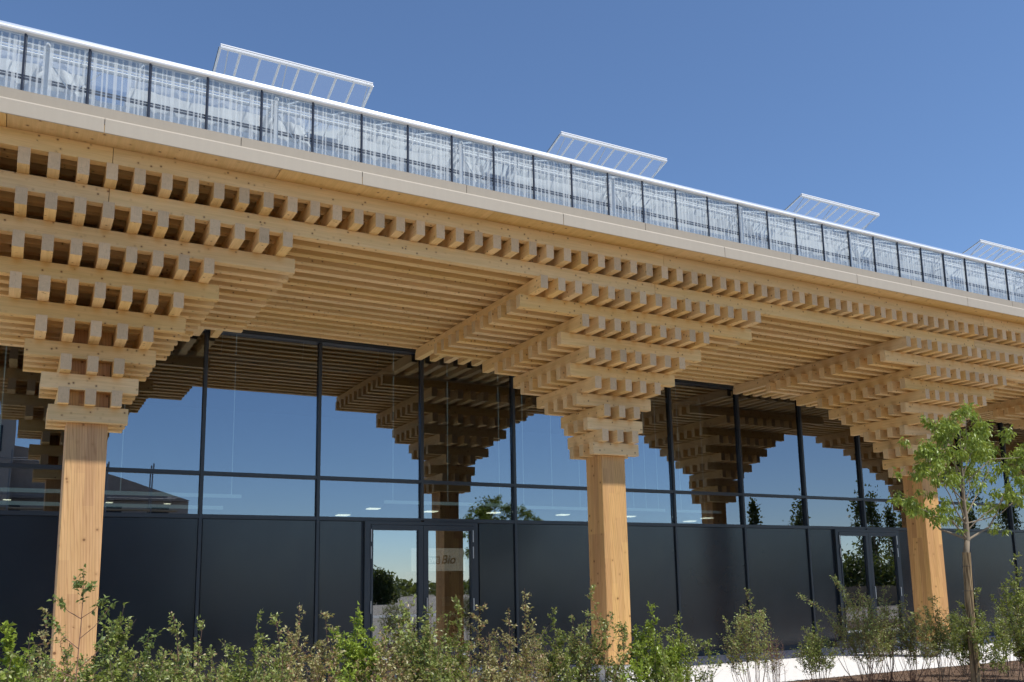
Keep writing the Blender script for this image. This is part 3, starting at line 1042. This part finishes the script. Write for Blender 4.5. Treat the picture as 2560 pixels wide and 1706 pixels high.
def shrub(px, ytop, depth, width, kind, label, dens=1.0, stems=9, seed=0, leafsize=.05, lean=0.0, start=0.30, bare=0.0, name='shrub', zbase=0.0, twig=1.0):
    if depth > -11.5:
        dens, start, stems = dens * .62, max(start, .42), int(stems * 1.7)
    """px,ytop: photo pixel of its tip; depth: module row it stands in; width: metres"""
    X, Y, Z = ray_at(px, ytop, depth)
    h = (Z - ZG) * U
    rs = np.random.RandomState(seed)
    loc = (X * U, Y * U, zbase)
    root = empty(name, loc)
    tag(root, label, 'shrub' if name == 'shrub' else 'sapling', 'shrubs in the planting bed')
    b = MB()
    pts, dirs = [], []
    for s in range(stems):
        an = rs.uniform(0, 6.283)
        rr = rs.uniform(.15, 1.0) * width * .62
        if s == 0: rr = 0
        hh = h * (1.0 if s == 0 else rs.uniform(.58, .96) * (1 - .18 * (rr / (width * .62 + 1e-6))))
        tip = np.array([math.cos(an) * rr + lean * hh, math.sin(an) * rr * .8, hh])
        bx = np.array([math.cos(an) * rr * .25 - .0, math.sin(an) * rr * .25, 0]) + rs.normal(0, .05, 3) * [1, 1, 0]
        bow = rs.normal(0, .10, 3) * hh * [1, 1, 0]
        if s == 0: bow *= .3
        K = 9
        path = []
        for q in range(K):
            u = q / (K - 1)
            path.append(bx * (1 - u) + tip * u + bow * math.sin(u * math.pi) + rs.normal(0, .008, 3))
        b.tube(path, [max(.0022, (.010 if s < 5 else .007) * (1 - .8 * q / (K - 1))) for q in range(K)], 4, cap=False)
        nt = int((8 + hh * 11) * twig)
        isbare = rs.rand() < bare
        for w_ in range(nt):
            u = rs.uniform(start, 1.0)
            i0 = min(int(u * (K - 1)), K - 2)
            fr_ = u * (K - 1) - i0
            p0 = path[i0] * (1 - fr_) + path[i0 + 1] * fr_
            env = math.sin(min(1, (1.06 - u) / (1.06 - start) * 1.35 + .12) * math.pi * .5)
            tl = rs.uniform(.05, .34) * env * (width / .9) ** .5
            dv = rs.normal(0, 1, 3)
            dv[2] = abs(dv[2]) * .8 + .45
            dv /= np.linalg.norm(dv)
            p1 = p0 + dv * tl * .6 + rs.normal(0, .01, 3)
            p2 = p0 + dv * tl + np.array([0, 0, tl * .12])
            b.tube([p0, p1, p2], [.003, .0022, .0014], 3, cap=False)
            if isbare and rs.rand() < .85: continue
            nl = int(rs.uniform(7, 15) * dens * (tl / .15 + .4))
            for q in range(nl):
                v_ = rs.uniform(.1, 1.05)
                pts.append(p0 + (p2 - p0) * v_ + rs.normal(0, .012, 3))
                dirs.append(dv * .7)
        if not isbare:
            for q in range(int(10 * hh * dens)):
                u = rs.uniform(max(start, .45), 1.0)
                i0 = min(int(u * (K - 1)), K - 2)
                fr_ = u * (K - 1) - i0
                pts.append(path[i0] * (1 - fr_) + path[i0 + 1] * fr_ + rs.normal(0, .015, 3))
                dirs.append(rs.normal(0, .6, 3) + [0, 0, .4])
    b.build('stems', M_STEMR if kind in ('olive', 'brown') else M_STEM, root)
    if pts:
        me = leaf_cloud(pts, dirs, leafsize * (1.22 if depth < -11.5 else 1.0), rs, .5)
        me.materials.append(M_LEAF[kind])
        link('foliage', me, root)
    return root


SH = [
    # px, ytop, depth, width, kind, dens, stems, leaf, start, bare, label
    (20, 1558, -17, 1.0, 'bright', 1.2, 12, .065, .2, 0, 'bright green leafy shrub at the very left edge of the bed'),
    (75, 1580, -14, .8, 'bright', 1.0, 9, .055, .2, 0, 'small bright green shrub behind the leftmost one'),
    (115, 1530, -15, .7, 'brown', .7, 7, .045, .35, .2, 'thin dry shrub just left of the left column'),
    (150, 1600, -12, .8, 'olive', .7, 8, .045, .3, .1, 'low olive shrub at the foot of the left column'),
    (308, 1508, -13, 1.2, 'green', 1.2, 13, .050, .15, 0, 'tall dense green shrub right of the left column'),
    (372, 1590, -15, .9, 'dark', 1.0, 9, .045, .2, 0, 'low dark green shrub between the two tall left ones'),
    (435, 1535, -14, 1.0, 'olive', .95, 11, .045, .2, .1, 'olive shrub with twigs arching to the left'),
    (505, 1556, -15, .7, 'olive', .85, 7, .042, .25, .1, 'narrow olive shrub with an upright tip below the first mullion'),
    (560, 1600, -12, .9, 'green', .9, 8, .042, .2, 0, 'low green shrub between two olive ones'),
    (642, 1538, -14, 1.0, 'green', 1.0, 11, .045, .2, 0, 'green shrub of medium height under the second dark panel'),
    (690, 1540, -16, .5, 'olive', .7, 5, .042, .4, .2, 'slender olive shrub with two loose tips'),
    (748, 1526, -13, 1.0, 'brown', .85, 11, .042, .2, .2, 'reddish dry shrub left of the first door'),
    (815, 1540, -15, .9, 'brown', .95, 10, .045, .15, .1, 'dense brownish shrub beside the first door frame'),
    (902, 1508, -13, 1.1, 'bright', 1.25, 13, .055, .15, 0, 'tall bright green shrub before the left leaf of the first door'),
    (1020, 1512, -14, .9, 'olive', .8, 12, .050, .55, .25, 'yellow green shrub on bare reddish stems before the first door'),
    (960, 1590, -16, .8, 'brown', .5, 13, .040, .6, .5, 'almost leafless reddish twiggy shrub before the first door'),
    (1078, 1530, -15, .8, 'olive', .8, 8, .050, .5, .2, 'thin shrub with a leafy yellow tip before the door centre'),
    (1145, 1497, -14, .9, 'green', 1.0, 10, .045, .2, 0, 'upright green shrub at the right leaf of the first door'),
    (1202, 1518, -13, .9, 'brown', .95, 10, .042, .2, .2, 'dry brown shrub right of the first door'),
    (1270, 1536, -15, .9, 'brown', .95, 11, .040, .2, .2, 'spiky brown shrub below the third mullion'),
    (1312, 1470, -14, .35, 'brown', .6, 4, .045, .4, 0, 'tall thin spike shrub standing above its neighbours'),
    (1385, 1520, -13, 1.0, 'green', 1.0, 11, .045, .2, 0, 'green shrub with a leaning tip left of the middle column'),
    (1335, 1600, -16, .9, 'brown', .9, 11, .038, .2, .2, 'low dry shrub in front of the thin spike'),
    (1473, 1472, -14, 1.1, 'olive', 1.1, 13, .045, .12, 0, 'tallest dense shrub overlapping the left edge of the middle column'),
    (1545, 1600, -14, .7, 'dark', .35, 6, .045, .35, .2, 'sparse twigs crossing the foot of the middle column'),
    (1625, 1515, -14, 1.0, 'bright', 1.25, 12, .052, .2, 0, 'bright green shrub right of the middle column'),
    (1692, 1540, -13, 1.1, 'green', .95, 11, .042, .25, .1, 'broad green shrub two to the right of the middle column'),
    (1768, 1600, -15, .5, 'green', .6, 5, .042, .45, 0, 'small loose shrub above the bright pavement'),
    (1870, 1482, -11, .85, 'olive', .9, 10, .045, .35, 0, 'freestanding narrow shrub with pointed tip before the pavement'),
    (1925, 1560, -10.5, .6, 'olive', .30, 9, .040, .45, .5, 'bare twiggy shrub beside the freestanding pointed one'),
    (2040, 1554, -10.5, 1.0, 'green', .95, 12, .045, .45, 0, 'round topped shrub on bare stems before the pavement'),
    (2147, 1460, -11, 1.2, 'olive', 1.0, 13, .042, .25, 0, 'tall shrub before the second double door'),
    (2207, 1463, -10, 1.0, 'olive', 1.0, 11, .042, .3, 0, 'tall olive shrub before the right leaf of the second door'),
    (2262, 1500, -11, 1.0, 'olive', 1.0, 11, .042, .3, 0, 'green shrub just left of the right column'),
    (2335, 1485, -11, 1.0, 'dark', 1.0, 11, .045, .3, 0, 'blue green shrub covering the foot of the right column'),
    (2395, 1520, -9.5, .9, 'green', .8, 10, .042, .3, .1, 'loose shrub right of the right column'),
    (2440, 1475, -14, 1.1, 'green', 1.05, 12, .045, .3, 0, 'shrub wrapped round the stake of the young tree'),
    (2500, 1470, -11, .9, 'dark', .9, 9, .045, .25, .1, 'dark shrub right of the young tree trunk'),
    (2535, 1396, -13, 1.1, 'green', 1.0, 12, .055, .2, 0, 'tallest shrub at the right edge of the bed'),
    (2552, 1490, -9.5, .9, 'olive', .8, 9, .042, .25, .1, 'olive shrub at the very right edge of the bed'),
]
for i, (px, yt, dp, wd_, kd, dn, ns, lf, st, br, lb) in enumerate(SH):
    shrub(px, yt, dp, wd_, kd, lb, dn, ns, 100 + i, lf, 0, st, br)

# low undergrowth filling the gaps between the shrubs
rs = np.random.RandomState(77)
UG = [(30, 1640, 'green'), (110, 1650, 'olive'), (205, 1655, 'green'), (270, 1635, 'green'), (345, 1640, 'olive'), (410, 1630, 'green'), (470, 1640, 'olive'), (530, 1640, 'olive'),
      (600, 1635, 'green'), (665, 1640, 'olive'), (725, 1640, 'brown'), (790, 1640, 'brown'), (860, 1640, 'bright'), (1010, 1640, 'brown'), (1060, 1630, 'olive'), (1110, 1620, 'green'),
      (1175, 1620, 'brown'), (1235, 1630, 'brown'), (1295, 1640, 'brown'), (1420, 1625, 'green'), (1590, 1640, 'bright'), (1660, 1630, 'green')]
UW = ['in the lower left corner', 'left of the left column', 'at the foot of the left column', 'just right of the left column', 'between the left column and the first mullion',
      'left of the first mullion', 'under the first mullion', 'right of the first mullion', 'under the first wide dark panel', 'under the middle of the first wide dark panel',
      'under the second mullion', 'left of the first door frame', 'before the hinges of the first door', 'before the left leaf of the first door', 'before the first door centre',
      'before the right leaf of the first door', 'right of the first door', 'left of the third mullion', 'right of the third mullion', 'left of the middle column foot',
      'right of the middle column foot', 'second to the right of the middle column foot']
for i, (px, yt, kd) in enumerate(UG):
    shrub(px, yt, -18 + (i % 3), .8, kd, 'low %s shrub in the front row, %s' % ({'green': 'green', 'olive': 'olive', 'brown': 'dry', 'bright': 'bright green'}[kd], UW[i]),
          1.0, 8, 300 + i, .045, 0, .15, .1)


# sapling in front of the left column
def sapling():
    X, Y, Z = ray_at(209, 1421, -18)
    rs = np.random.RandomState(4)
    root = empty('sapling', (X * U, Y * U, 0))
    tag(root, 'slender sapling with few forked twigs in front of the left column', 'sapling')
    h = (Z - ZG) * U
    b = MB()
    main = [(0 + .012 * math.sin(q), 0, h * q / 9) for q in range(10)]
    b.tube(main, [.011 * (1 - .75 * q / 9) for q in range(10)], 6, cap=False)
    pts, dirs = [], []
    tw = [(.56, -.42, .30), (.60, .35, .42), (.68, -.30, .34), (.72, .30, .36), (.80, -.26, .22), (.80, .22, .20), (.90, .09, .09), (.92, -.06, .07), (.5, .3, .4)]
    for u, dx, dz in tw:
        p0 = np.array([0, 0, h * u])
        p1 = p0 + [dx * .45, rs.uniform(-.1, .1), dz * .35]
        p2 = p0 + [dx, rs.uniform(-.15, .15), dz]
        b.tube([p0, p1, p2], [.005, .004, .002], 4, cap=False)
        for q in range(34):
            v = rs.uniform(.45, 1.02) ** .8
            pts.append(p0 + (p2 - p0) * v + rs.normal(0, .018, 3))
            dirs.append(rs.normal(0, .6, 3))
    for q in range(40):
        u = rs.uniform(.86, 1.0)
        pts.append(np.array([0, 0, h * u]) + rs.normal(0, .018, 3))
        dirs.append(rs.normal(0, .6, 3) + [0, 0, .3])
    b.build('stems', M_STEMR, root)
    me = leaf_cloud(pts, dirs, .06, rs, .55)
    me.materials.append(M_LEAF['dark'])
    link('foliage', me, root)
    b = MB()
    b.box((-.012, -.012, h * .355), (.03, .006, h * .385))
    b.build('plant_label', flat('blue_plastic', (0.03, 0.18, 0.50), 0.4), root)


sapling()


# long arching canes by the second door
def canes():
    root_px = (2170, 1690)
    X, Y, Z = ray_at(2175, 1640, -10.8)
    root = empty('arching_shrub', (X * U, Y * U, 0))
    tag(root, 'shrub with two long leafy canes arching left across the second door', 'shrub')
    rs = np.random.RandomState(9)
    b = MB()
    pts, dirs = [], []
    for tx, ty, dd, nl in ((2064, 1441, -.2, 420), (2022, 1487, .3, 260), (2115, 1500, 0, 200)):
        A, B_, C_ = ray_at(tx, ty, -10.8)
        tip = np.array([(A - X) * U, dd, (C_ - ZG) * U])
        c1 = np.array([tip[0] * .25, dd * .5, tip[2] * .72])
        path = [(1 - u) ** 2 * np.zeros(3) + 2 * u * (1 - u) * c1 + u * u * tip for u in np.linspace(0, 1, 14)]
        b.tube(path, [.009 * (1 - .75 * q / 13) for q in range(14)], 5, cap=False)
        for q in range(nl):
            u = rs.uniform(.45, 1.0)
            i0 = min(int(u * 13), 12)
            f_ = u * 13 - i0
            pts.append(path[i0] * (1 - f_) + path[i0 + 1] * f_ + rs.normal(0, .035 * (1.25 - u) + .02, 3))
            dirs.append(rs.normal(0, .6, 3) + [-.3, 0, 0])
    b.build('stems', M_BARK, root)
    me = leaf_cloud(pts, dirs, .045, rs, .5)
    me.materials.append(M_LEAF['olive'])
    link('foliage', me, root)


canes()


# young street tree with a reed mat round its trunk
def young_tree():
    TY = -14.0
    X0 = 37.75
    root = empty('young_tree', W(X0, TY, ZG))
    tag(root, 'young leafy tree with reed mat round its trunk before the right column', 'tree')
    rs = np.random.RandomState(21)

    def L(px, py, dy=0.0):
        x, y, z = ray_at(px, py, TY)
        return np.array([(x - X0) * U, dy, (z - ZG) * U])
    zw = L(2414, 1382)[2]
    b = MB()
    b.tube([(-.02, 0, 0), (0, 0, zw * .5), L(2416, 1382), L(2418, 1345)], [.075, .068, .062, .052], 12)
    b.tube([L(2418, 1352), L(2417, 1300, .02), L(2409, 1250), L(2404, 1190, -.02), L(2402, 1130), L(2400, 1075)], [.062, .048, .036, .026, .018, .008], 9, cap=False)
    b.v = [tuple(p) for p in b.v]
    tr = b.build('trunk', M_BARK, root, smooth=True)
    b = MB()
    rr = .088
    n = 40
    hs = [0.0, zw * .33, zw * .66, zw]
    for q, z in enumerate(hs):
        for k in range(n):
            an = 6.283 * k / n
            r = rr * (1 + .09 * (k % 2)) * (1.02 - .05 * q)
            cxx = (-.02 * (1 - z / zw)) + (L(2416, 1382)[0]) * max(0, (z / zw - .5) * 2)
            b.v.append((cxx + math.cos(an) * r, math.sin(an) * r, z + (rs.uniform(-.015, .015) if q == 3 else 0)))
    for q in range(3):
        for k in range(n):
            b.f.append((q * n + k, q * n + (k + 1) % n, (q + 1) * n + (k + 1) % n, (q + 1) * n + k))
            b.mi.append(0)
    t = NT('reed_mat')
    tc = t.n('TexCoord').outputs['Object']
    nz = t.noise(t.scl(tc, (34, 34, 1.2)), 1.0, 3)
    nz = t.math('MULTIPLY', t.math('SUBTRACT', nz, 0.36), 3.4, clamp=True)
    M_REED = t.done(t.pbr(t.mix(nz, (0.10, 0.065, 0.03), (0.50, 0.36, 0.19)), 0.85, Normal=t.bump(nz, .5, .01)))
    b.build('reed_mat', M_REED, root)
    b = MB()
    for zz in (zw * .72, zw * .90, zw * .35):
        b.tube([(math.cos(a) * .097, math.sin(a) * .097, zz) for a in np.linspace(0, 6.283, 20)], .005, 4, cap=False)
    b.build('tie_wires', M_GPOST, root)
    # limbs
    br = MB()
    limbs = [
        [(2417, 1352), (2470, 1318), (2495, 1255), (2518, 1200), (2530, 1150)],
        [(2415, 1346), (2362, 1322), (2330, 1285), (2308, 1245)],
        [(2413, 1345), (2375, 1300), (2330, 1290), (2285, 1270)],
        [(2416, 1330), (2440, 1290), (2475, 1250), (2500, 1210)],
        [(2410, 1290), (2390, 1240), (2370, 1190), (2345, 1130)],
        [(2409, 1300), (2450, 1230), (2478, 1180), (2500, 1120)],
        [(2408, 1270), (2440, 1220), (2455, 1150), (2460, 1090)],
        [(2405, 1230), (2380, 1180), (2360, 1110), (2350, 1070)],
        [(2404, 1200), (2420, 1150), (2440, 1100), (2445, 1060)],
        [(2403, 1180), (2385, 1130), (2375, 1080), (2380, 1050)],
        [(2409, 1310), (2360, 1240), (2320, 1200), (2295, 1180)],
        [(2412, 1310), (2480, 1290), (2520, 1240), (2535, 1230)],
        [(2406, 1250), (2350, 1200), (2310, 1150), (2300, 1130)],
        [(2404, 1220), (2465, 1150), (2520, 1150), (2540, 1130)],
        [(2402, 1150), (2410, 1100), (2400, 1060), (2398, 1035)],
    ]
    clumps = []
    for li, lm in enumerate(limbs):
        dy = rs.uniform(-.6, .6)
        path = [L(px, py, dy * q / (len(lm) - 1)) for q, (px, py) in enumerate(lm)]
        fine = []
        for q in range(len(path) - 1):
            for v in (0, .5):
                fine.append(path[q] * (1 - v) + path[q + 1] * v + rs.normal(0, .012, 3))
        fine.append(path[-1])
        m_ = len(fine)
        r0 = .026 if li < 3 else .016
        br.tube(fine, [r0 * (1 - .82 * q / (m_ - 1)) for q in range(m_)], 6, cap=False)
        clumps.append((fine[-1], .14))
        for q in range(6):
            i0 = rs.randint(m_ // 2, m_)
            p0 = fine[i0]
            dv = rs.normal(0, 1, 3)
            dv[2] = abs(dv[2]) * .6 + .25
            dv /= np.linalg.norm(dv)
            tl = rs.uniform(.15, .34)
            p2 = p0 + dv * tl
            br.tube([p0, p0 + dv * tl * .5 + rs.normal(0, .02, 3), p2], [.006, .004, .002], 4, cap=False)
            clumps.append((p2, rs.uniform(.06, .12)))
    br.build('branches', M_BARK, root)
    # clumps read off the crown's outline in the photo
    for px, py, r in [(2398, 1045, .16), (2370, 1075, .2), (2440, 1070, .22), (2350, 1085, .16), (2330, 1070, .1), (2480, 1090, .2), (2505, 1080, .14), (2310, 1110, .18), (2295, 1125, .14),
                      (2300, 1095, .10), (2350, 1130, .2), (2390, 1130, .2), (2430, 1130, .2), (2470, 1130, .18), (2515, 1130, .18), (2540, 1140, .17), (2548, 1125, .12), (2330, 1160, .18), (2380, 1170, .2),
                      (2420, 1175, .2), (2460, 1175, .18), (2500, 1165, .18), (2535, 1170, .14), (2270, 1185, .12), (2255, 1180, .08), (2300, 1185, .12), (2330, 1200, .16), (2390, 1215, .14), (2420, 1200, .16),
                      (2260, 1245, .12), (2270, 1270, .08), (2252, 1280, .06), (2320, 1255, .08), (2345, 1275, .09), (2325, 1300, .10), (2320, 1290, .08), (2370, 1270, .12), (2400, 1290, .10),
                      (2430, 1255, .14), (2460, 1270, .16), (2480, 1260, .14), (2440, 1290, .12), (2540, 1225, .13), (2530, 1235, .08), (2508, 1315, .11), (2500, 1325, .07), (2395, 1325, .05), (2390, 1100, .2), (2450, 1100, .2), (2350, 1230, .1)]:
        clumps.append((L(px, py, rs.uniform(-.55, .55)), r))
    pts, dirs = [], []
    for c_, r in clumps:
        nl = int(1400 * r * r * 2.9) + 14
        for q in range(nl):
            o_ = rs.normal(0, r * .46, 3) + [0, 0, -r * .25]
            pts.append(c_ + o_)
            dirs.append(o_ / (r + .01) * .6 + [0, 0, -.1])
    me = leaf_cloud(pts, dirs, .105, rs, .36, .75)
    me.materials.append(M_LEAF['tree'])
    link('crown', me, root)
    for px, py in ():
        pass


young_tree()

# bark chips lying on the bed near the pavement edge
rs = np.random.RandomState(2)
n = 9000
cp = np.stack([rs.uniform(14, 32, n), -2.45 - rs.rand(n) ** 1.3 * 3.6, rs.uniform(0.004, .02, n)], 1)
me = leaf_cloud(cp, rs.normal(0, 1, (n, 3)) * [1, 1, .1], .055, rs, .35, 0)
me.materials.append(soil_mat('bark_chips', (0.13, 0.08, 0.055), (0.36, 0.25, 0.17), (0.07, 0.045, 0.03), 14, .2))
tag(link('bark_chips', me), 'brown bark chips scattered over the planting bed', 'mulch', kind='stuff')


# ------------------------------------------------------------------ behind the viewer, seen mirrored in the glass
def crown_tree(name, loc, h, w, label, n=2600, seed=0, columnar=True, cat='tree', size=.5, grp='trees far behind the viewer'):
    rs = np.random.RandomState(seed)
    root = empty(name, loc)
    tag(root, label, cat, grp)
    b = MB()
    b.tube([(0, 0, 0), (rs.uniform(-.1, .1), 0, h * .5), (0, 0, h * .93)], [w * .07 + .08, w * .04 + .05, .03], 7)
    for q in range(14):
        z0_ = h * rs.uniform(.12, .6)
        an = rs.uniform(0, 6.28)
        rr = w * .4
        b.tube([(0, 0, z0_), (math.cos(an) * rr * .6, math.sin(an) * rr * .6, z0_ + h * .12), (math.cos(an) * rr * .8, math.sin(an) * rr * .8, z0_ + h * .28)], [.07, .05, .02], 5, cap=False)
    b.build('trunk', M_BARK, root)
    pts, dirs = [], []
    k = 46
    cl = []
    for q in range(k):
        u = rs.uniform(.10, 1.0)
        env = math.sin(min(1.0, (u - .02)) ** (.8 if columnar else .65) * math.pi) ** .6 * w * .5 + .05
        an = rs.uniform(0, 6.28)
        r = env * rs.uniform(.1, .9)
        cl.append((np.array([math.cos(an) * r, math.sin(an) * r, h * u]), rs.uniform(.5, 1.0) * w * .16))
    for q in range(n):
        c_, r = cl[rs.randint(k)]
        o_ = rs.normal(0, 1, 3) * [r, r, r * (2.2 if columnar else 1.0)]
        pts.append(c_ + o_)
        dirs.append(o_ * .4 + [0, 0, .6 if columnar else 0])
    me = leaf_cloud(pts, dirs, size, rs, .6)
    me.materials.append(M_LEAF['poplar'])
    link('crown', me, root)


def mir(px, py, ydepth):
    """photo pixel of a mirrored point -> real place in front of the glass (modules)"""
    x, y, z = ray_at(px, py, ydepth)
    return x, 2 * YG - y, z


for i, (px, py, w_, lb) in enumerate([
        (1889, 1262, 2.2, 'slim poplar mirrored beside the left frame of the window'),
        (2004, 1247, 4.0, 'full poplar mirrored next to the mullion left of the second door'),
        (2165, 1250, 3.8, 'tall poplar mirrored above the second double door'),
        (2215, 1275, 3.0, 'narrow poplar mirrored at the mullion over the second door'),
        (2250, 1280, 2.4, 'pale poplar mirrored beside the right column'),
        (2420, 1225, 4.2, 'poplar mirrored behind the young tree'),
        (2520, 1240, 3.6, 'poplar mirrored at the right edge of the glass')]):
    x, y, z = mir(px, py, 190)
    crown_tree('poplar', (x * U, y * U, 0), (z - ZG) * U, w_, lb, 2200, 50 + i)
x, y, z = mir(1225, 1272, 120)
crown_tree('round_tree', (x * U, y * U, 0), (z - ZG) * U, 2.6, 'small rounded tree mirrored above the right leaf of the first door', 1500, 70, False, size=.35)
for i, (px, py, w_) in enumerate([(934, 1440, 3), (954, 1430, 3.4), (976, 1443, 3)]):
    x, y, z = mir(px, py, 260)
    crown_tree('oak_tree', (x * U, y * U, 0), (z - ZG) * U, w_, ['broad dark tree mirrored at the left of the first door glass', 'tallest broad tree of the mirrored clump in the first door', 'broad tree at the right end of the mirrored clump'][i], 1500, 80 + i, False, size=.5)
# far wood on the horizon, one mass
rs = np.random.RandomState(12)
n = 26000
xx = rs.uniform(-420, 620, n)
hh = 4.2 + 1.2 * np.sin(xx / 31) + .8 * np.sin(xx / 11 + 1) + .9 * np.sin(xx / 77)
cp = np.stack([xx, -230 + rs.uniform(-14, 14, n), hh * rs.rand(n) ** .7], 1)
me = leaf_cloud(cp, rs.normal(0, 1, (n, 3)), 1.5, rs, .8, 0)
me.materials.append(M_LEAF['poplar'])
tag(link('far_wood', me), 'distant wood along the horizon behind the viewer', 'wood', kind='stuff')
b = MB()
for q in range(60):
    pass
M_HILL = soil_mat('hill_grass', (0.10, 0.12, 0.04), (0.14, 0.13, 0.06), (0.06, 0.08, 0.03), .4, .1)
NXh = 60
b = MB()
for i in range(NXh + 1):
    x = -700 + 1700 * i / NXh
    hgt = 2.2 + 1.2 * math.exp(-((x + 60) / 160) ** 2) + .8 * math.sin(x / 90)
    b.v += [(x, -250, -1), (x, -300, hgt), (x, -520, hgt * 1.2)]
for i in range(NXh):
    for q in range(2):
        a_ = i * 3 + q
        b.f.append((a_, a_ + 3, a_ + 4, a_ + 1))
        b.mi.append(0)
tag(b.build('hills', M_HILL), kind='structure')

# the scaffolded building mirrored at the left
xa, ya1, _ = mir(0, 1300, 112)
xb, _, zt_ = mir(475, 1205, 112)
zt_ = (mir(330, 1130, 112)[2] - ZG) * U
x0, x1 = xa * U - 14, xb * U
y1 = ya1 * U
bld = empty('arched_warehouse', ((x0 + x1) / 2, y1 - 8, 0))
tag(bld, 'brown warehouse with a low curved roof mirrored in the left window panes', 'building')
M_BRK = NT('brown_brick')
tcb = M_BRK.n('TexCoord').outputs['Object']
M_BRK = M_BRK.done(M_BRK.pbr(M_BRK.n('TexBrick', {'Vector': M_BRK.vmath('MULTIPLY', tcb, (1, 1, 1)), 'Color1': (0.40, 0.27, 0.20), 'Color2': (0.50, 0.35, 0.26), 'Mortar': (0.5, 0.45, 0.4), 'Scale': 2.0}).outputs[0], 0.9))
wl = (x1 - x0)
he = zt_ * .72
b = MB()
b.box((-wl / 2, -8, 0), (wl / 2, 8, he))
b.build('wall', M_BRK, bld)
b = MB()
n = 24
for i in range(n + 1):
    u = i / n
    z = he + .05 + (zt_ - he) * math.sin(min(1, (1 - u) * 1.6) * math.pi / 2)
    b.v += [(-wl / 2 + wl * u, 8.3, he), (-wl / 2 + wl * u, 8.3, z + .01), (-wl / 2 + wl * u, -8.3, z + .01), (-wl / 2 + wl * u, -8.3, he)]
for i in range(n):
    for q in range(3):
        a_ = i * 4 + q
        b.f.append((a_, a_ + 4, a_ + 5, a_ + 1))
        b.mi.append(0)
b.build('roof', flat('roof_felt', (0.42, 0.36, 0.31), 0.85, var=.3), bld)
for i in range(8):
    for q in range(3):
        b = MB()
        xw = -wl / 2 + 2 + i * (wl - 4) / 7
        b.box((xw - .7, 7.98, 1.2 + q * he / 3.2), (xw + .7, 8.06, 2.9 + q * he / 3.2))
        b.build('window', flat('dark_pane', (0.03, 0.035, 0.045), 0.15), bld)
M_SCAF = flat('scaffold_steel', (0.30, 0.30, 0.31), 0.5, 0.3)
M_PLANK = flat('scaffold_plank', (0.50, 0.42, 0.30), 0.85)
sc_ = empty('scaffold', (x1 - 1, y1 + 1.2, 0))
tag(sc_, 'steel scaffold with decks along the warehouse mirrored in the left panes', 'scaffold')
b = MB()
for i in range(10):
    xx_ = -wl * .85 + i * (wl * .85 + 4) / 9
    hh_ = zt_ * (1.02 if i in (5,) else (.93 if i < 8 else .62))
    for yy_ in (0, 1.1):
        b.tube([(xx_, yy_, 0), (xx_, yy_, hh_)], .05, 5)
for z in (2, 4, 6, 8, 10):
    if z < zt_ * .9:
        for yy_ in (0, 1.1):
            b.tube([(-wl * .85, yy_, z + .9), (4 if z < 7 else 0, yy_, z + .9)], .04, 5)
for i in range(9):
    xx_ = -wl * .85 + i * (wl * .85 + 4) / 9
    b.tube([(xx_, 1.15, 2 * (i % 3)), (xx_ + 2.4, 1.15, 2 * (i % 3) + 2)], .035, 5)
b.build('scaffold_poles', M_SCAF, sc_)
for z in (2, 4, 6, 8):
    b = MB()
    b.box((-wl * .85, .05, z), (4 if z < 7 else 0, 1.05, z + .08))
    b.build('deck', M_PLANK, sc_)

xw, yw, zw_ = mir(40, 1052, 108)
wing = empty('brick_tower_block', (xw * U - 7, yw * U - 4, 0))
tag(wing, 'tall brown building wing with dark openings mirrored at the far left edge', 'building')
b = MB()
hw = (zw_ - ZG) * U
b.box((-7, -4, 0), (7, 4, hw))
b.build('wall', M_BRK, wing)
for i in range(6):
    for q in range(5):
        b = MB()
        b.box((-6.4 + i * 2.3, 3.98, 1 + q * hw / 5.3), (-5.2 + i * 2.3, 4.06, 2.7 + q * hw / 5.3))
        b.build('window', D.materials['dark_pane'], wing)
fx0, fy, _ = mir(1880, 1500, 85)
fx1, _, _ = mir(2560, 1500, 85)
fn = empty('board_fence', ((fx0 + fx1) / 2 * U, fy * U, 0))
tag(fn, 'weathered board fence mirrored in the glass of the second door', 'fence')
b = MB()
n = int((fx1 - fx0) * U / .22)
rs = np.random.RandomState(5)
for i in range(n):
    x = -(fx1 - fx0) * U / 2 + i * .22
    b.box((x, -.02, 0), (x + .2, .01 + rs.uniform(0, .015), 1.75 + rs.uniform(-.06, .06)))
b.build('boards', flat('weathered_boards', (0.22, 0.18, 0.13), 0.9, var=.3), fn)
for i in range(4):
    x, y, z = mir([2085, 2130, 2180, 2230][i], [1405, 1385, 1400, 1395][i], 98)
    crown_tree('round_tree', (x * U, y * U, 0), (z - ZG) * U, 4.2, ['dark bushy tree mirrored low in the left leaf of the second door', 'larger bushy tree mirrored at the centre of the second door',
               'bushy tree mirrored in the right leaf of the second door', 'bushy tree mirrored beside the right column'][i], 1500, 90 + i, False, size=.4)
